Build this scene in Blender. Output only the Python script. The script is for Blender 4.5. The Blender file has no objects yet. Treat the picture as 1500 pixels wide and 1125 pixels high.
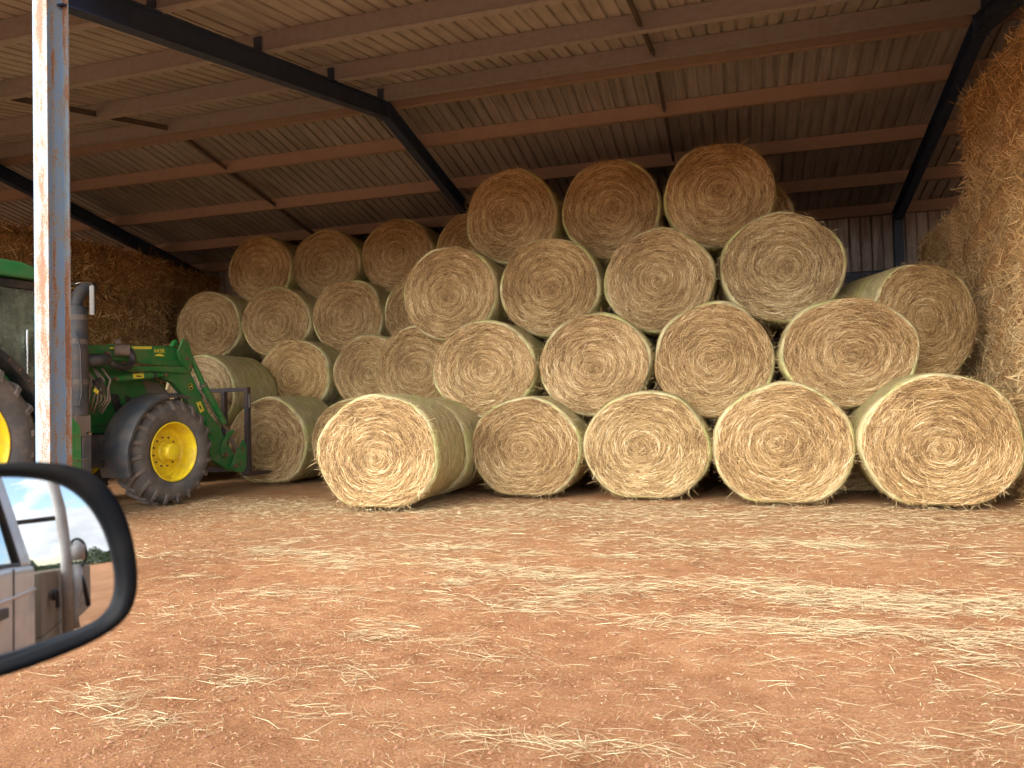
import bpy, bmesh, math, random
import numpy as np
from mathutils import Vector, Matrix
random.seed(7); rng = np.random.default_rng(11)
R = math.radians; PI = math.pi
sc = bpy.context.scene
COL = sc.collection

# ------------------------------------------------------------------ camera
cam_d = bpy.data.cameras.new('camera'); cam = bpy.data.objects.new('camera', cam_d); COL.objects.link(cam)
CAM_YAW, CAM_PITCH, CAM_ROLL, CAM_H = 0.28985, 0.026584, 0.024104, 1.2
def cam_axes():
    cy, sy = math.cos(CAM_YAW), math.sin(CAM_YAW)
    f = Vector((-sy, cy, 0)); r = Vector((cy, sy, 0)); u = Vector((0, 0, 1))
    cp, sp = math.cos(CAM_PITCH), math.sin(CAM_PITCH)
    f2 = f*cp+u*sp; u2 = u*cp-f*sp
    cr, sr = math.cos(CAM_ROLL), math.sin(CAM_ROLL)
    return r*cr-u2*sr, u2*cr+r*sr, f2
ax_r, ax_u, ax_f = cam_axes()
mw = Matrix((ax_r, ax_u, -ax_f)).transposed().to_4x4(); mw.translation = (0, 0, CAM_H)
cam.matrix_world = mw
cam_d.sensor_width = 34.6; cam_d.sensor_fit = 'HORIZONTAL'; cam_d.lens = 34.6*1127/1500
cam_d.clip_start = 0.05; cam_d.clip_end = 3000
cam_d.dof.use_dof = True; cam_d.dof.focus_distance = 9.5; cam_d.dof.aperture_fstop = 7.5
sc.camera = cam

# ------------------------------------------------------------------ light
SUN_AZ, SUN_EL = 200, 33          # azimuth from +Y clockwise
SUN_STRENGTH, SUN_ANGLE = 2.0, 45
EXPOSURE = 1.3
world = bpy.data.worlds.new('World'); sc.world = world; world.use_nodes = True
wn = world.node_tree; wn.nodes.clear()
def N(nt, t, **k):
    n = nt.nodes.new(t)
    for a, b in k.items():
        if a == 'inp':
            for i, v in b.items(): n.inputs[i].default_value = v
        else: setattr(n, a, b)
    return n
def L(nt, a, ai, b, bi): nt.links.new(a.outputs[ai], b.inputs[bi])
sky = N(wn, 'ShaderNodeTexSky', sky_type='NISHITA', sun_disc=False, sun_elevation=R(SUN_EL), sun_rotation=R(SUN_AZ), air_density=1.0, dust_density=0.6, ozone_density=1.5)
tc = N(wn, 'ShaderNodeTexCoord')
mp = N(wn, 'ShaderNodeMapping', inp={'Scale': (1, 1, 2.6), 'Location': (0.35, 0.1, 0.0)})
n1 = N(wn, 'ShaderNodeTexNoise', inp={'Scale': 5.5, 'Detail': 9.0, 'Roughness': 0.55, 'Distortion': 0.25})
cr = N(wn, 'ShaderNodeValToRGB'); cr.color_ramp.elements[0].position = 0.485; cr.color_ramp.elements[1].position = 0.545
n2 = N(wn, 'ShaderNodeTexNoise', inp={'Scale': 14.0, 'Detail': 6.0})
cc = N(wn, 'ShaderNodeMixRGB', inp={1: (2.5, 2.65, 2.95, 1), 2: (5.4, 5.4, 5.3, 1)})
mx = N(wn, 'ShaderNodeMixRGB'); bg = N(wn, 'ShaderNodeBackground', inp={1: 0.15}); wo = N(wn, 'ShaderNodeOutputWorld')
L(wn, tc, 'Generated', mp, 0); L(wn, mp, 0, n1, 0); L(wn, mp, 0, n2, 0); L(wn, n1, 0, cr, 0); L(wn, cr, 0, mx, 0)
L(wn, n2, 0, cc, 0); L(wn, sky, 0, mx, 1)
# broad cloud glow toward the sun, added to lift the light inside the shed
dv = N(wn, 'ShaderNodeVectorMath', operation='DOT_PRODUCT', inp={1: (math.sin(R(SUN_AZ))*math.cos(R(18)), math.cos(R(SUN_AZ))*math.cos(R(18)), math.sin(R(18)))})
gl_ = N(wn, 'ShaderNodeMapRange', inp={1: .15, 2: 1.0, 3: 1.0, 4: 8.0}); gl_.interpolation_type = 'SMOOTHSTEP'
vs_ = N(wn, 'ShaderNodeVectorMath', operation='SCALE')
L(wn, tc, 'Generated', dv, 0); L(wn, dv, 'Value', gl_, 0); L(wn, cc, 0, vs_, 0); L(wn, gl_, 0, vs_, 'Scale'); L(wn, vs_, 0, mx, 2)
L(wn, mx, 0, bg, 0); L(wn, bg, 0, wo, 0)
sun_d = bpy.data.lights.new('sun', 'SUN'); sun_d.energy = SUN_STRENGTH; sun_d.angle = R(SUN_ANGLE); sun_d.color = (1.0, 0.95, 0.86)
sun = bpy.data.objects.new('sun', sun_d); COL.objects.link(sun)
sv = Vector((math.sin(R(SUN_AZ))*math.cos(R(SUN_EL)), math.cos(R(SUN_AZ))*math.cos(R(SUN_EL)), math.sin(R(SUN_EL))))
sun.rotation_euler = sv.to_track_quat('Z', 'Y').to_euler(); sun.location = (0, -5, 12)
sc.view_settings.view_transform = 'Standard'; sc.view_settings.look = 'None'
sc.view_settings.exposure = EXPOSURE; sc.view_settings.gamma = 1; sc.view_settings.use_curve_mapping = False
sc.render.engine = 'CYCLES'

# ------------------------------------------------------------------ materials
def mat(name):
    m = bpy.data.materials.new(name); m.use_nodes = True
    nt = m.node_tree; b = nt.nodes['Principled BSDF']; return m, nt, b
def ramp(nt, stops, interp='LINEAR'):
    r = nt.nodes.new('ShaderNodeValToRGB'); e = r.color_ramp.elements; r.color_ramp.interpolation = interp
    while len(e) < len(stops): e.new(0.5)
    for i, (p, c) in enumerate(stops): e[i].position = p; e[i].color = (*c, 1) if len(c) == 3 else c
    return r
def math_n(nt, op, a, b=None):
    n = N(nt, 'ShaderNodeMath', operation=op)
    for i, v in enumerate((a, b)):
        if v is None: continue
        if isinstance(v, (int, float)): n.inputs[i].default_value = v
        else: nt.links.new(v, n.inputs[i])
    return n.outputs[0]
def obj_co(nt): return N(nt, 'ShaderNodeTexCoord').outputs['Object']

def vary(nt, colour, b):
    # every bale is a slightly different hay: paler, browner or greyer
    oi = N(nt, 'ShaderNodeObjectInfo'); rp = ramp(nt, [(0, (.86, .80, .74)), (.3, (1.0, .96, .90)), (.6, (1.04, 1.0, .98)), (.85, (.88, .90, .92)), (1, (1.08, 1.0, .88))])
    m = N(nt, 'ShaderNodeMixRGB', blend_type='MULTIPLY', inp={0: 1.0}); L(nt, oi, 'Random', rp, 0); nt.links.new(colour, m.inputs[1]); L(nt, rp, 0, m, 2); L(nt, m, 0, b, 'Base Color')
def straw_mat(name, stops, rough=0.55):
    m, nt, b = mat(name)
    at = N(nt, 'ShaderNodeAttribute', attribute_name='tone'); r = ramp(nt, stops)
    L(nt, at, 'Fac', r, 0); vary(nt, r.outputs[0], b); b.inputs['Roughness'].default_value = rough
    b.inputs['Specular IOR Level'].default_value = 0.25
    return m
M_HAY = straw_mat('hay_straw', [(0, (.17, .095, .038)), (.3, (.38, .24, .10)), (.65, (.57, .385, .175)), (.88, (.72, .56, .30)), (1, (.84, .71, .44))])
M_BRIGHT = straw_mat('dry_straw', [(0, (.22, .13, .06)), (.3, (.46, .31, .15)), (.7, (.62, .47, .25)), (1, (.76, .63, .38))])
M_BROWN = straw_mat('wheat_straw', [(0, (.14, .065, .02)), (.4, (.42, .23, .09)), (.7, (.70, .46, .20)), (1, (.90, .70, .38))])
M_GOLD_LIT = straw_mat('lit_golden_wheat_straw', [(0, (.34, .20, .08)), (.35, (.68, .45, .21)), (.7, (.82, .58, .29)), (1, (.88, .68, .36))])  # golden stems of the right stack, with extra light painted into the colour

def core_mat():
    m, nt, b = mat('rolled_hay')
    co = obj_co(nt); s = N(nt, 'ShaderNodeSeparateXYZ'); nt.links.new(co, s.inputs[0])
    X, Y, Z = s.outputs
    rad = math_n(nt, 'SQRT', math_n(nt, 'ADD', math_n(nt, 'MULTIPLY', X, X), math_n(nt, 'MULTIPLY', Z, Z)))
    th = math_n(nt, 'ARCTAN2', Z, X)
    w = N(nt, 'ShaderNodeTexNoise', inp={'Scale': 5.0, 'Detail': 3.0}); nt.links.new(co, w.inputs[0])
    rr = math_n(nt, 'ADD', rad, math_n(nt, 'MULTIPLY', w.outputs[0], 0.08))
    rr = math_n(nt, 'ADD', rr, math_n(nt, 'MULTIPLY', th, 0.008))
    cmb = N(nt, 'ShaderNodeCombineXYZ')
    nt.links.new(math_n(nt, 'MULTIPLY', th, 2.6), cmb.inputs[0]); nt.links.new(math_n(nt, 'MULTIPLY', rr, 42.0), cmb.inputs[1]); nt.links.new(math_n(nt, 'MULTIPLY', Y, 4.0), cmb.inputs[2])
    n = N(nt, 'ShaderNodeTexNoise', inp={'Scale': 1.6, 'Detail': 6.0, 'Roughness': 0.65}); L(nt, cmb, 0, n, 0)
    g = N(nt, 'ShaderNodeTexNoise', inp={'Scale': 60.0, 'Detail': 4.0}); nt.links.new(co, g.inputs[0])
    v = math_n(nt, 'ADD', math_n(nt, 'MULTIPLY', n.outputs[0], 0.75), math_n(nt, 'MULTIPLY', g.outputs[0], 0.25))
    r = ramp(nt, [(.33, (.08, .043, .017)), (.45, (.22, .13, .052)), (.58, (.42, .285, .125)), (.7, (.62, .46, .22))])
    nt.links.new(v, r.inputs[0]); vary(nt, r.outputs[0], b); b.inputs['Roughness'].default_value = .8
    b.inputs['Specular IOR Level'].default_value = 0.15
    bp = N(nt, 'ShaderNodeBump', inp={'Strength': .9, 'Distance': .03}); nt.links.new(v, bp.inputs['Height']); L(nt, bp, 0, b, 'Normal')
    return m
M_CORE = core_mat()
def net_mat():
    m, nt, b = mat('green_net_wrap')
    co = obj_co(nt); s = N(nt, 'ShaderNodeSeparateXYZ'); nt.links.new(co, s.inputs[0]); X, Y, Z = s.outputs
    th = math_n(nt, 'ARCTAN2', Z, X); cmb = N(nt, 'ShaderNodeCombineXYZ')
    nt.links.new(math_n(nt, 'MULTIPLY', th, 2.2), cmb.inputs[0]); nt.links.new(math_n(nt, 'MULTIPLY', Y, 30.0), cmb.inputs[1])
    n = N(nt, 'ShaderNodeTexNoise', inp={'Scale': 1.5, 'Detail': 6.0, 'Roughness': .6}); L(nt, cmb, 0, n, 0)
    big = N(nt, 'ShaderNodeTexNoise', inp={'Scale': 2.2, 'Detail': 3.0}); nt.links.new(co, big.inputs[0])
    r = ramp(nt, [(.3, (.22, .19, .085)), (.45, (.42, .35, .17)), (.6, (.58, .49, .26)), (.75, (.68, .60, .35))])
    L(nt, n, 0, r, 0)
    g = ramp(nt, [(.42, (0, 0, 0)), (.62, (1, 1, 1))]); L(nt, big, 0, g, 0)
    gm = N(nt, 'ShaderNodeMixRGB', blend_type='MULTIPLY', inp={2: (.90, 1.0, .74, 1)}); L(nt, g, 0, gm, 0); L(nt, r, 0, gm, 1)
    L(nt, gm, 0, b, 'Base Color'); b.inputs['Roughness'].default_value = .62
    # fine mesh of the netting: thin diagonal strands
    wv = N(nt, 'ShaderNodeTexWave', wave_type='BANDS', bands_direction='Y', inp={'Scale': 22.0, 'Distortion': 1.5, 'Detail': 2.0}); nt.links.new(co, wv.inputs[0])
    h = math_n(nt, 'ADD', math_n(nt, 'MULTIPLY', wv.outputs[0+1], .3), n.outputs[0])
    bp = N(nt, 'ShaderNodeBump', inp={'Strength': .6, 'Distance': .015}); nt.links.new(h, bp.inputs['Height']); L(nt, bp, 0, b, 'Normal')
    return m
M_NET = net_mat()
def square_core(name, k_):
    m, nt, b = mat(name)
    co = obj_co(nt)
    n = N(nt, 'ShaderNodeTexNoise', inp={'Scale': 38.0, 'Detail': 8.0, 'Roughness': .7}); nt.links.new(co, n.inputs[0])
    k = N(nt, 'ShaderNodeTexNoise', inp={'Scale': 3.0, 'Detail': 3.0}); nt.links.new(co, k.inputs[0])
    v = math_n(nt, 'ADD', math_n(nt, 'MULTIPLY', n.outputs[0], .8), math_n(nt, 'MULTIPLY', k.outputs[0], .2))
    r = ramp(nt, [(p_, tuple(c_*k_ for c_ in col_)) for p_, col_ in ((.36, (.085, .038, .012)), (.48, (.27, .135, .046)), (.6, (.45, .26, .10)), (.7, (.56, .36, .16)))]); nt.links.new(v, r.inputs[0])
    L(nt, r, 0, b, 'Base Color'); b.inputs['Roughness'].default_value = .85
    bp = N(nt, 'ShaderNodeBump', inp={'Strength': 1, 'Distance': .04}); nt.links.new(v, bp.inputs['Height']); L(nt, bp, 0, b, 'Normal')
    return m
M_SQ = square_core('packed_straw', 1.25); M_SQG_LIT = square_core('lit_packed_golden_straw', 1.9)  # golden version is brightened in colour to stand in for light on the right stack

def paint(name, col, rough=.4, metal=0.0, dirt=(.25, .17, .10), amount=.35, scale=6.0, coat=0.0):
    m, nt, b = mat(name); co = obj_co(nt)
    n = N(nt, 'ShaderNodeTexNoise', inp={'Scale': scale, 'Detail': 8.0, 'Roughness': .65}); nt.links.new(co, n.inputs[0])
    r = ramp(nt, [(.42, (0, 0, 0)), (.72, (1, 1, 1))]); L(nt, n, 0, r, 0)
    mx = N(nt, 'ShaderNodeMixRGB', inp={1: (*col, 1), 2: (*dirt, 1)}); nt.links.new(math_n(nt, 'MULTIPLY', r.outputs[0], amount), mx.inputs[0])
    L(nt, mx, 0, b, 'Base Color'); b.inputs['Metallic'].default_value = metal
    nt.links.new(math_n(nt, 'ADD', math_n(nt, 'MULTIPLY', r.outputs[0], .3), rough), b.inputs['Roughness'])
    b.inputs['Coat Weight'].default_value = coat
    bp = N(nt, 'ShaderNodeBump', inp={'Strength': .12, 'Distance': .01}); L(nt, n, 0, bp, 'Height'); L(nt, bp, 0, b, 'Normal')
    return m
M_GREEN = paint('green_paint', (.014, .165, .032), .42, dirt=(.20, .17, .09), amount=.55, coat=.2)
M_GREEN2 = paint('green_roof_paint', (.03, .20, .06), .4, amount=.25)
M_YEL = paint('yellow_paint', (.90, .66, .015), .4, dirt=(.45, .22, .05), amount=.45, scale=9)
M_YDEC = paint('yellow_decal', (.80, .66, .06), .45, amount=.2)
M_BLACK = paint('black_plastic', (.018, .018, .02), .45, amount=.25)
M_MIRB = paint('mirror_plastic', (.0035, .004, .005), .5, amount=.08)
M_GREY = paint('grey_plastic', (.036, .040, .046), .5, amount=.4, scale=4)
M_TYRE = paint('tyre_rubber', (.085, .077, .070), .8, dirt=(.24, .18, .13), amount=.75, scale=5)
M_LUG = paint('worn_lug_rubber', (.12, .10, .085), .8, dirt=(.27, .21, .16), amount=.7, scale=7)
M_DUST = paint('dusty_grey_metal', (.17, .125, .095), .7, amount=.6)
M_HOSE = paint('dusty_hose', (.22, .16, .12), .7, amount=.5)
M_STEEL = paint('fork_steel', (.045, .04, .042), .5, metal=.3, dirt=(.16, .07, .035), amount=.5)
M_PIN = paint('bare_steel_pin', (.22, .12, .08), .5, metal=.5, amount=.6, scale=30)
M_CHROME = paint('chrome', (.7, .7, .7), .2, metal=1, amount=.1)
M_CREAM = paint('worn_mirror_rim', (.22, .21, .19), .5, amount=.3)
M_WHITE = paint('white_car_paint', (.78, .77, .75), .3, dirt=(.33, .22, .16), amount=.45, scale=3, coat=.4)
M_WHITETUBE = paint('white_tube_paint', (.55, .52, .48), .5, dirt=(.30, .2, .14), amount=.5, scale=8)
M_TRAY = paint('tan_tray_board', (.30, .24, .17), .7, amount=.5)
M_NAVY = paint('navy_beam_paint', (.014, .028, .065), .5, dirt=(.05, .045, .05), amount=.35, scale=3)
M_PURG = paint('galvanised_purlin', (.25, .23, .215), .55, metal=.15, dirt=(.24, .17, .13), amount=.6, scale=14)
M_PURO = paint('red_oxide_purlin', (.27, .185, .135), .6, dirt=(.21, .155, .12), amount=.5, scale=5)
M_BRIDGE = paint('dark_bridging', (.06, .045, .04), .6, amount=.4)

def glass_tint(name, col, fac=.45):
    m, nt, b = mat(name); out = nt.nodes['Material Output']
    t = N(nt, 'ShaderNodeBsdfTransparent', inp={0: (*col, 1)}); g = N(nt, 'ShaderNodeBsdfGlossy', inp={0: (.8, .85, .82, 1), 1: .06})
    d = N(nt, 'ShaderNodeBsdfDiffuse', inp={0: (.34, .37, .28, 1)})
    a = N(nt, 'ShaderNodeMixShader', inp={0: .42}); L(nt, t, 0, a, 1); L(nt, d, 0, a, 2)
    co = obj_co(nt); dn = N(nt, 'ShaderNodeTexNoise', inp={'Scale': 3.5, 'Detail': 7.0, 'Roughness': .7}); nt.links.new(co, dn.inputs[0])
    dr = N(nt, 'ShaderNodeMapRange', inp={1: .38, 2: .68, 3: .12, 4: .6}); L(nt, dn, 0, dr, 0); L(nt, dr, 0, a, 0)
    lw = N(nt, 'ShaderNodeFresnel', inp={0: 1.5}); c = N(nt, 'ShaderNodeMixShader'); L(nt, lw, 0, c, 0); L(nt, a, 0, c, 1); L(nt, g, 0, c, 2); L(nt, c, 0, out, 0)
    return m
M_MIRB.node_tree.nodes['Principled BSDF'].inputs['Specular IOR Level'].default_value = .12
M_GLASS = glass_tint('dusty_green_glass', (.42, .50, .42))
def mirror_mat():
    m, nt, b = mat('mirror_glass'); b.inputs['Base Color'].default_value = (.62, .64, .66, 1); b.inputs['Metallic'].default_value = 1; b.inputs['Roughness'].default_value = .015
    return m
M_MIRROR = mirror_mat()

def sheet_mat(name, base, dirt):
    m, nt, b = mat(name); co = obj_co(nt)
    mpg = N(nt, 'ShaderNodeMapping', inp={'Scale': (9, .7, 1)}); nt.links.new(co, mpg.inputs[0])
    n = N(nt, 'ShaderNodeTexNoise', inp={'Scale': 1.3, 'Detail': 7.0, 'Roughness': .7}); L(nt, mpg, 0, n, 0)
    n3 = N(nt, 'ShaderNodeTexNoise', inp={'Scale': .6, 'Detail': 4.0}); nt.links.new(co, n3.inputs[0])
    v = math_n(nt, 'ADD', math_n(nt, 'MULTIPLY', n.outputs[0], .6), math_n(nt, 'MULTIPLY', n3.outputs[0], .4))
    r = ramp(nt, [(.38, dirt), (.55, base), (.68, tuple(c*1.2 for c in base))]); nt.links.new(v, r.inputs[0]); L(nt, r, 0, b, 'Base Color')
    b.inputs['Roughness'].default_value = .5; b.inputs['Metallic'].default_value = .25
    return m
M_SHEET = sheet_mat('roof_sheeting_metal', (.40, .36, .32), (.26, .23, .20))
M_SHEET_SHADED = sheet_mat('shaded_rear_sheeting_metal', (.34, .31, .28), (.20, .175, .15))  # same sheeting, with the shade of the rear slope painted in as darker colour
M_WALL = sheet_mat('wall_sheeting_metal', (.34, .30, .28), (.16, .11, .09))

def post_mat():
    m, nt, b = mat('rusty_blue_paint'); co = obj_co(nt)
    mp1 = N(nt, 'ShaderNodeMapping', inp={'Scale': (1, 1, .28)}); nt.links.new(co, mp1.inputs[0])
    n = N(nt, 'ShaderNodeTexNoise', inp={'Scale': 16.0, 'Detail': 9.0, 'Roughness': .72}); L(nt, mp1, 0, n, 0)
    f = N(nt, 'ShaderNodeTexNoise', inp={'Scale': 90.0, 'Detail': 4.0}); nt.links.new(co, f.inputs[0])
    at = N(nt, 'ShaderNodeAttribute', attribute_name='wear')
    v = math_n(nt, 'ADD', math_n(nt, 'ADD', math_n(nt, 'MULTIPLY', n.outputs[0], .60), math_n(nt, 'MULTIPLY', f.outputs[0], .42)), at.outputs['Fac'])
    # blue paint -> faded white -> rust
    r = ramp(nt, [(.42, (.17, .26, .38)), (.52, (.19, .25, .31)), (.565, (.23, .26, .26)), (.605, (.27, .20, .14)), (.67, (.27, .10, .04)), (.8, (.15, .055, .028))])
    nt.links.new(v, r.inputs[0]); L(nt, r, 0, b, 'Base Color'); b.inputs['Roughness'].default_value = .6
    bp = N(nt, 'ShaderNodeBump', inp={'Strength': .35, 'Distance': .004}); nt.links.new(v, bp.inputs['Height']); L(nt, bp, 0, b, 'Normal')
    return m
M_POST = post_mat()

def ground_mat():
    m, nt, b = mat('red_dirt'); co = obj_co(nt)
    big = N(nt, 'ShaderNodeTexNoise', inp={'Scale': .45, 'Detail': 5.0, 'Roughness': .6}); nt.links.new(co, big.inputs[0])
    mid = N(nt, 'ShaderNodeTexNoise', inp={'Scale': 5.0, 'Detail': 8.0, 'Roughness': .68}); nt.links.new(co, mid.inputs[0])
    fin = N(nt, 'ShaderNodeTexNoise', inp={'Scale': 70.0, 'Detail': 6.0, 'Roughness': .75}); nt.links.new(co, fin.inputs[0])
    v = math_n(nt, 'ADD', math_n(nt, 'ADD', math_n(nt, 'MULTIPLY', big.outputs[0], .26), math_n(nt, 'MULTIPLY', mid.outputs[0], .30)), math_n(nt, 'MULTIPLY', fin.outputs[0], .44))
    r = ramp(nt, [(.38, (.17, .068, .030)), (.45, (.33, .143, .060)), (.53, (.45, .214, .096)), (.62, (.57, .320, .160))]); nt.links.new(v, r.inputs[0])
    # dusty chaff-stained floor under the shed roof
    s = N(nt, 'ShaderNodeSeparateXYZ'); nt.links.new(co, s.inputs[0])
    fr = N(nt, 'ShaderNodeMapRange', inp={1: 5.2, 2: 8.2, 3: 0.0, 4: .62}); L(nt, s, 1, fr, 0)
    sp = N(nt, 'ShaderNodeTexNoise', inp={'Scale': 2.2, 'Detail': 7.0, 'Roughness': .7}); nt.links.new(co, sp.inputs[0])
    spr = ramp(nt, [(.36, (0, 0, 0)), (.6, (1, 1, 1))]); L(nt, sp, 0, spr, 0)
    mx = N(nt, 'ShaderNodeMixRGB', inp={2: (.40, .27, .135, 1)}); L(nt, r, 0, mx, 1); nt.links.new(math_n(nt, 'MULTIPLY', fr.outputs[0], spr.outputs[0]), mx.inputs[0])
    L(nt, mx, 0, b, 'Base Color'); b.inputs['Roughness'].default_value = .92; b.inputs['Specular IOR Level'].default_value = .15
    hh = math_n(nt, 'ADD', math_n(nt, 'MULTIPLY', mid.outputs[0], .7), math_n(nt, 'MULTIPLY', fin.outputs[0], .45))
    bp = N(nt, 'ShaderNodeBump', inp={'Strength': 1.0, 'Distance': .045}); nt.links.new(hh, bp.inputs['Height']); L(nt, bp, 0, b, 'Normal')
    return m
M_GROUND = ground_mat()
M_CLOD = paint('dirt_clod', (.26, .105, .05), .9, dirt=(.5, .3, .17), amount=.7, scale=9)
M_LEAF = straw_mat('tree_leaves', [(0, (.02, .035, .014)), (1, (.08, .12, .045))])

# ------------------------------------------------------------------ mesh helpers
class MB:
    def __init__(s): s.v = []; s.f = []
    def add(s, vs, fs):
        o = len(s.v); s.v += [tuple(map(float, p)) for p in vs]; s.f += [tuple(i+o for i in f) for f in fs]; return s
    def box(s, x0, x1, y0, y1, z0, z1):
        return s.add([(x0, y0, z0), (x1, y0, z0), (x1, y1, z0), (x0, y1, z0), (x0, y0, z1), (x1, y0, z1), (x1, y1, z1), (x0, y1, z1)],
                     [(0, 3, 2, 1), (4, 5, 6, 7), (0, 1, 5, 4), (1, 2, 6, 5), (2, 3, 7, 6), (3, 0, 4, 7)])
    def beam(s, p, q, w, h, up=(0, 0, 1)):       # rectangular bar from p to q; w sideways, h along up
        p, q = Vector(p), Vector(q); d = (q-p).normalized(); sd = d.cross(Vector(up)).normalized(); u = sd.cross(d)
        vs = [c + sd*a*w/2 + u*b_*h/2 for c in (p, q) for a, b_ in ((-1, -1), (1, -1), (1, 1), (-1, 1))]
        return s.add(vs, [(0, 3, 2, 1), (4, 5, 6, 7), (0, 1, 5, 4), (1, 2, 6, 5), (2, 3, 7, 6), (3, 0, 4, 7)])
    def prism(s, poly, y0, y1):                 # polygon in x,z extruded along y
        n = len(poly); vs = [(x, y0, z) for x, z in poly]+[(x, y1, z) for x, z in poly]
        return s.add(vs, [tuple(range(n)), tuple(range(2*n-1, n-1, -1))]+[((i+1) % n, i, i+n, (i+1) % n+n) for i in range(n)])
    def tube(s, pts, r, n=10, cap=True):
        pts = [Vector(p) for p in pts]; rs = r if isinstance(r, (list, tuple)) else [r]*len(pts); vs = []; fs = []; pu = None
        for i, p in enumerate(pts):
            d = (pts[min(i+1, len(pts)-1)]-pts[max(i-1, 0)]).normalized()
            if pu is None: pu = Vector((0, 0, 1)) if abs(d.z) < .9 else Vector((1, 0, 0))
            sd = d.cross(pu).normalized(); u = sd.cross(d); pu = u
            for k in range(n):
                a = 2*PI*k/n; vs.append(p+sd*math.cos(a)*rs[i]+u*math.sin(a)*rs[i])
        for i in range(len(pts)-1):
            for k in range(n): fs.append((i*n+k, i*n+(k+1) % n, (i+1)*n+(k+1) % n, (i+1)*n+k))
        if cap: fs += [tuple(range(n-1, -1, -1)), tuple(range((len(pts)-1)*n, len(pts)*n))]
        return s.add(vs, fs)
    def rev(s, prof, cx, cz, n=48, closed=False):    # profile (y, r) revolved about the y axis through (cx, cz)
        m = len(prof); vs = []; fs = []
        for k in range(n):
            a = 2*PI*k/n
            for y, r in prof: vs.append((cx+r*math.cos(a), y, cz+r*math.sin(a)))
        for k in range(n):
            k2 = (k+1) % n
            for j in range(m if closed else m-1):
                j2 = (j+1) % m; fs.append((k*m+j, k*m+j2, k2*m+j2, k2*m+j))
        return s.add(vs, fs)
    def disc(s, cx, y, cz, r, h, n=16): return s.rev([(y+h, 0.0001), (y+h, r), (y, r), (y, .0001)], cx, cz, n)
    def build(s, name, m, parent=None, smooth=False, bevel=0, autos=False):
        me = bpy.data.meshes.new(name); me.from_pydata(s.v, [], s.f); me.materials.append(m); me.validate(); me.update()
        bm = bmesh.new(); bm.from_mesh(me); bmesh.ops.recalc_face_normals(bm, faces=bm.faces); bm.to_mesh(me); bm.free()
        o = bpy.data.objects.new(name, me); COL.objects.link(o)
        if parent is not None: o.parent = parent
        if smooth:
            for p in me.polygons: p.use_smooth = True
            if autos:
                bm = bmesh.new(); bm.from_mesh(me)
                for e in bm.edges:
                    if len(e.link_faces) == 2 and e.calc_face_angle(0) > R(38): e.smooth = False
                bm.to_mesh(me); bm.free()
        if bevel:
            b = o.modifiers.new('bevel', 'BEVEL'); b.width = bevel; b.segments = 2; b.limit_method = 'ANGLE'; b.angle_limit = R(40)
        return o
def empty(name, loc=(0, 0, 0), rz=0):
    o = bpy.data.objects.new(name, None); COL.objects.link(o); o.location = loc; o.rotation_euler = (0, 0, rz); o.empty_display_size = .3; return o
def tag(o, label=None, cat=None, group=None, kind=None):
    if label: o['label'] = label
    if cat: o['category'] = cat
    if group: o['group'] = group
    if kind: o['kind'] = kind
    return o
def raw_mesh(name, V, Fs, mats, fmat=None, tone=None, smooth=None, attr='tone'):
    """V (n,3); Fs list of (k,quads) arrays; quick mesh for large counts"""
    me = bpy.data.meshes.new(name); V = np.asarray(V, np.float32); Fq = np.asarray(Fs, np.int32)
    me.vertices.add(len(V)); me.vertices.foreach_set('co', V.ravel())
    me.loops.add(Fq.size); me.loops.foreach_set('vertex_index', Fq.ravel())
    me.polygons.add(len(Fq)); me.polygons.foreach_set('loop_start', np.arange(0, Fq.size, Fq.shape[1], dtype=np.int32))
    for m in mats: me.materials.append(m)
    if fmat is not None: me.polygons.foreach_set('material_index', np.asarray(fmat, np.int32))
    if smooth is not None: me.polygons.foreach_set('use_smooth', np.asarray(smooth, bool))
    if tone is not None:
        a = me.attributes.new(attr, 'FLOAT', 'POINT'); a.data.foreach_set('value', np.asarray(tone, np.float32))
    me.update(calc_edges=True); me.validate(); return me
def ribbons(P0, P1, P2, W, tone):
    """three-point ribbons; W = half-width vectors. returns verts, quads, tone"""
    n = len(P0); V = np.stack([P0-W*.6, P0+W*.6, P1-W, P1+W, P2-W*.5, P2+W*.5], 1).reshape(-1, 3)
    b = np.arange(n)[:, None]*6
    F = np.concatenate([b+np.array([[0, 1, 3, 2]]), b+np.array([[2, 3, 5, 4]])])
    return V, F, np.repeat(tone, 6)
def merge(parts):
    """parts: (V,F,tone,matidx,smooth)"""
    Vs, Fs, Ts, Ms, Ss = [], [], [], [], []; o = 0
    for V, F, t, mi, sm in parts:
        Vs.append(V); Fs.append(np.asarray(F)+o); Ts.append(t); Ms.append(np.full(len(F), mi)); Ss.append(np.full(len(F), sm)); o += len(V)
    return np.concatenate(Vs), np.concatenate(Fs), np.concatenate(Ms), np.concatenate(Ts), np.concatenate(Ss)
def unit(a): return a/np.maximum(np.linalg.norm(a, axis=1, keepdims=True), 1e-9)

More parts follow.
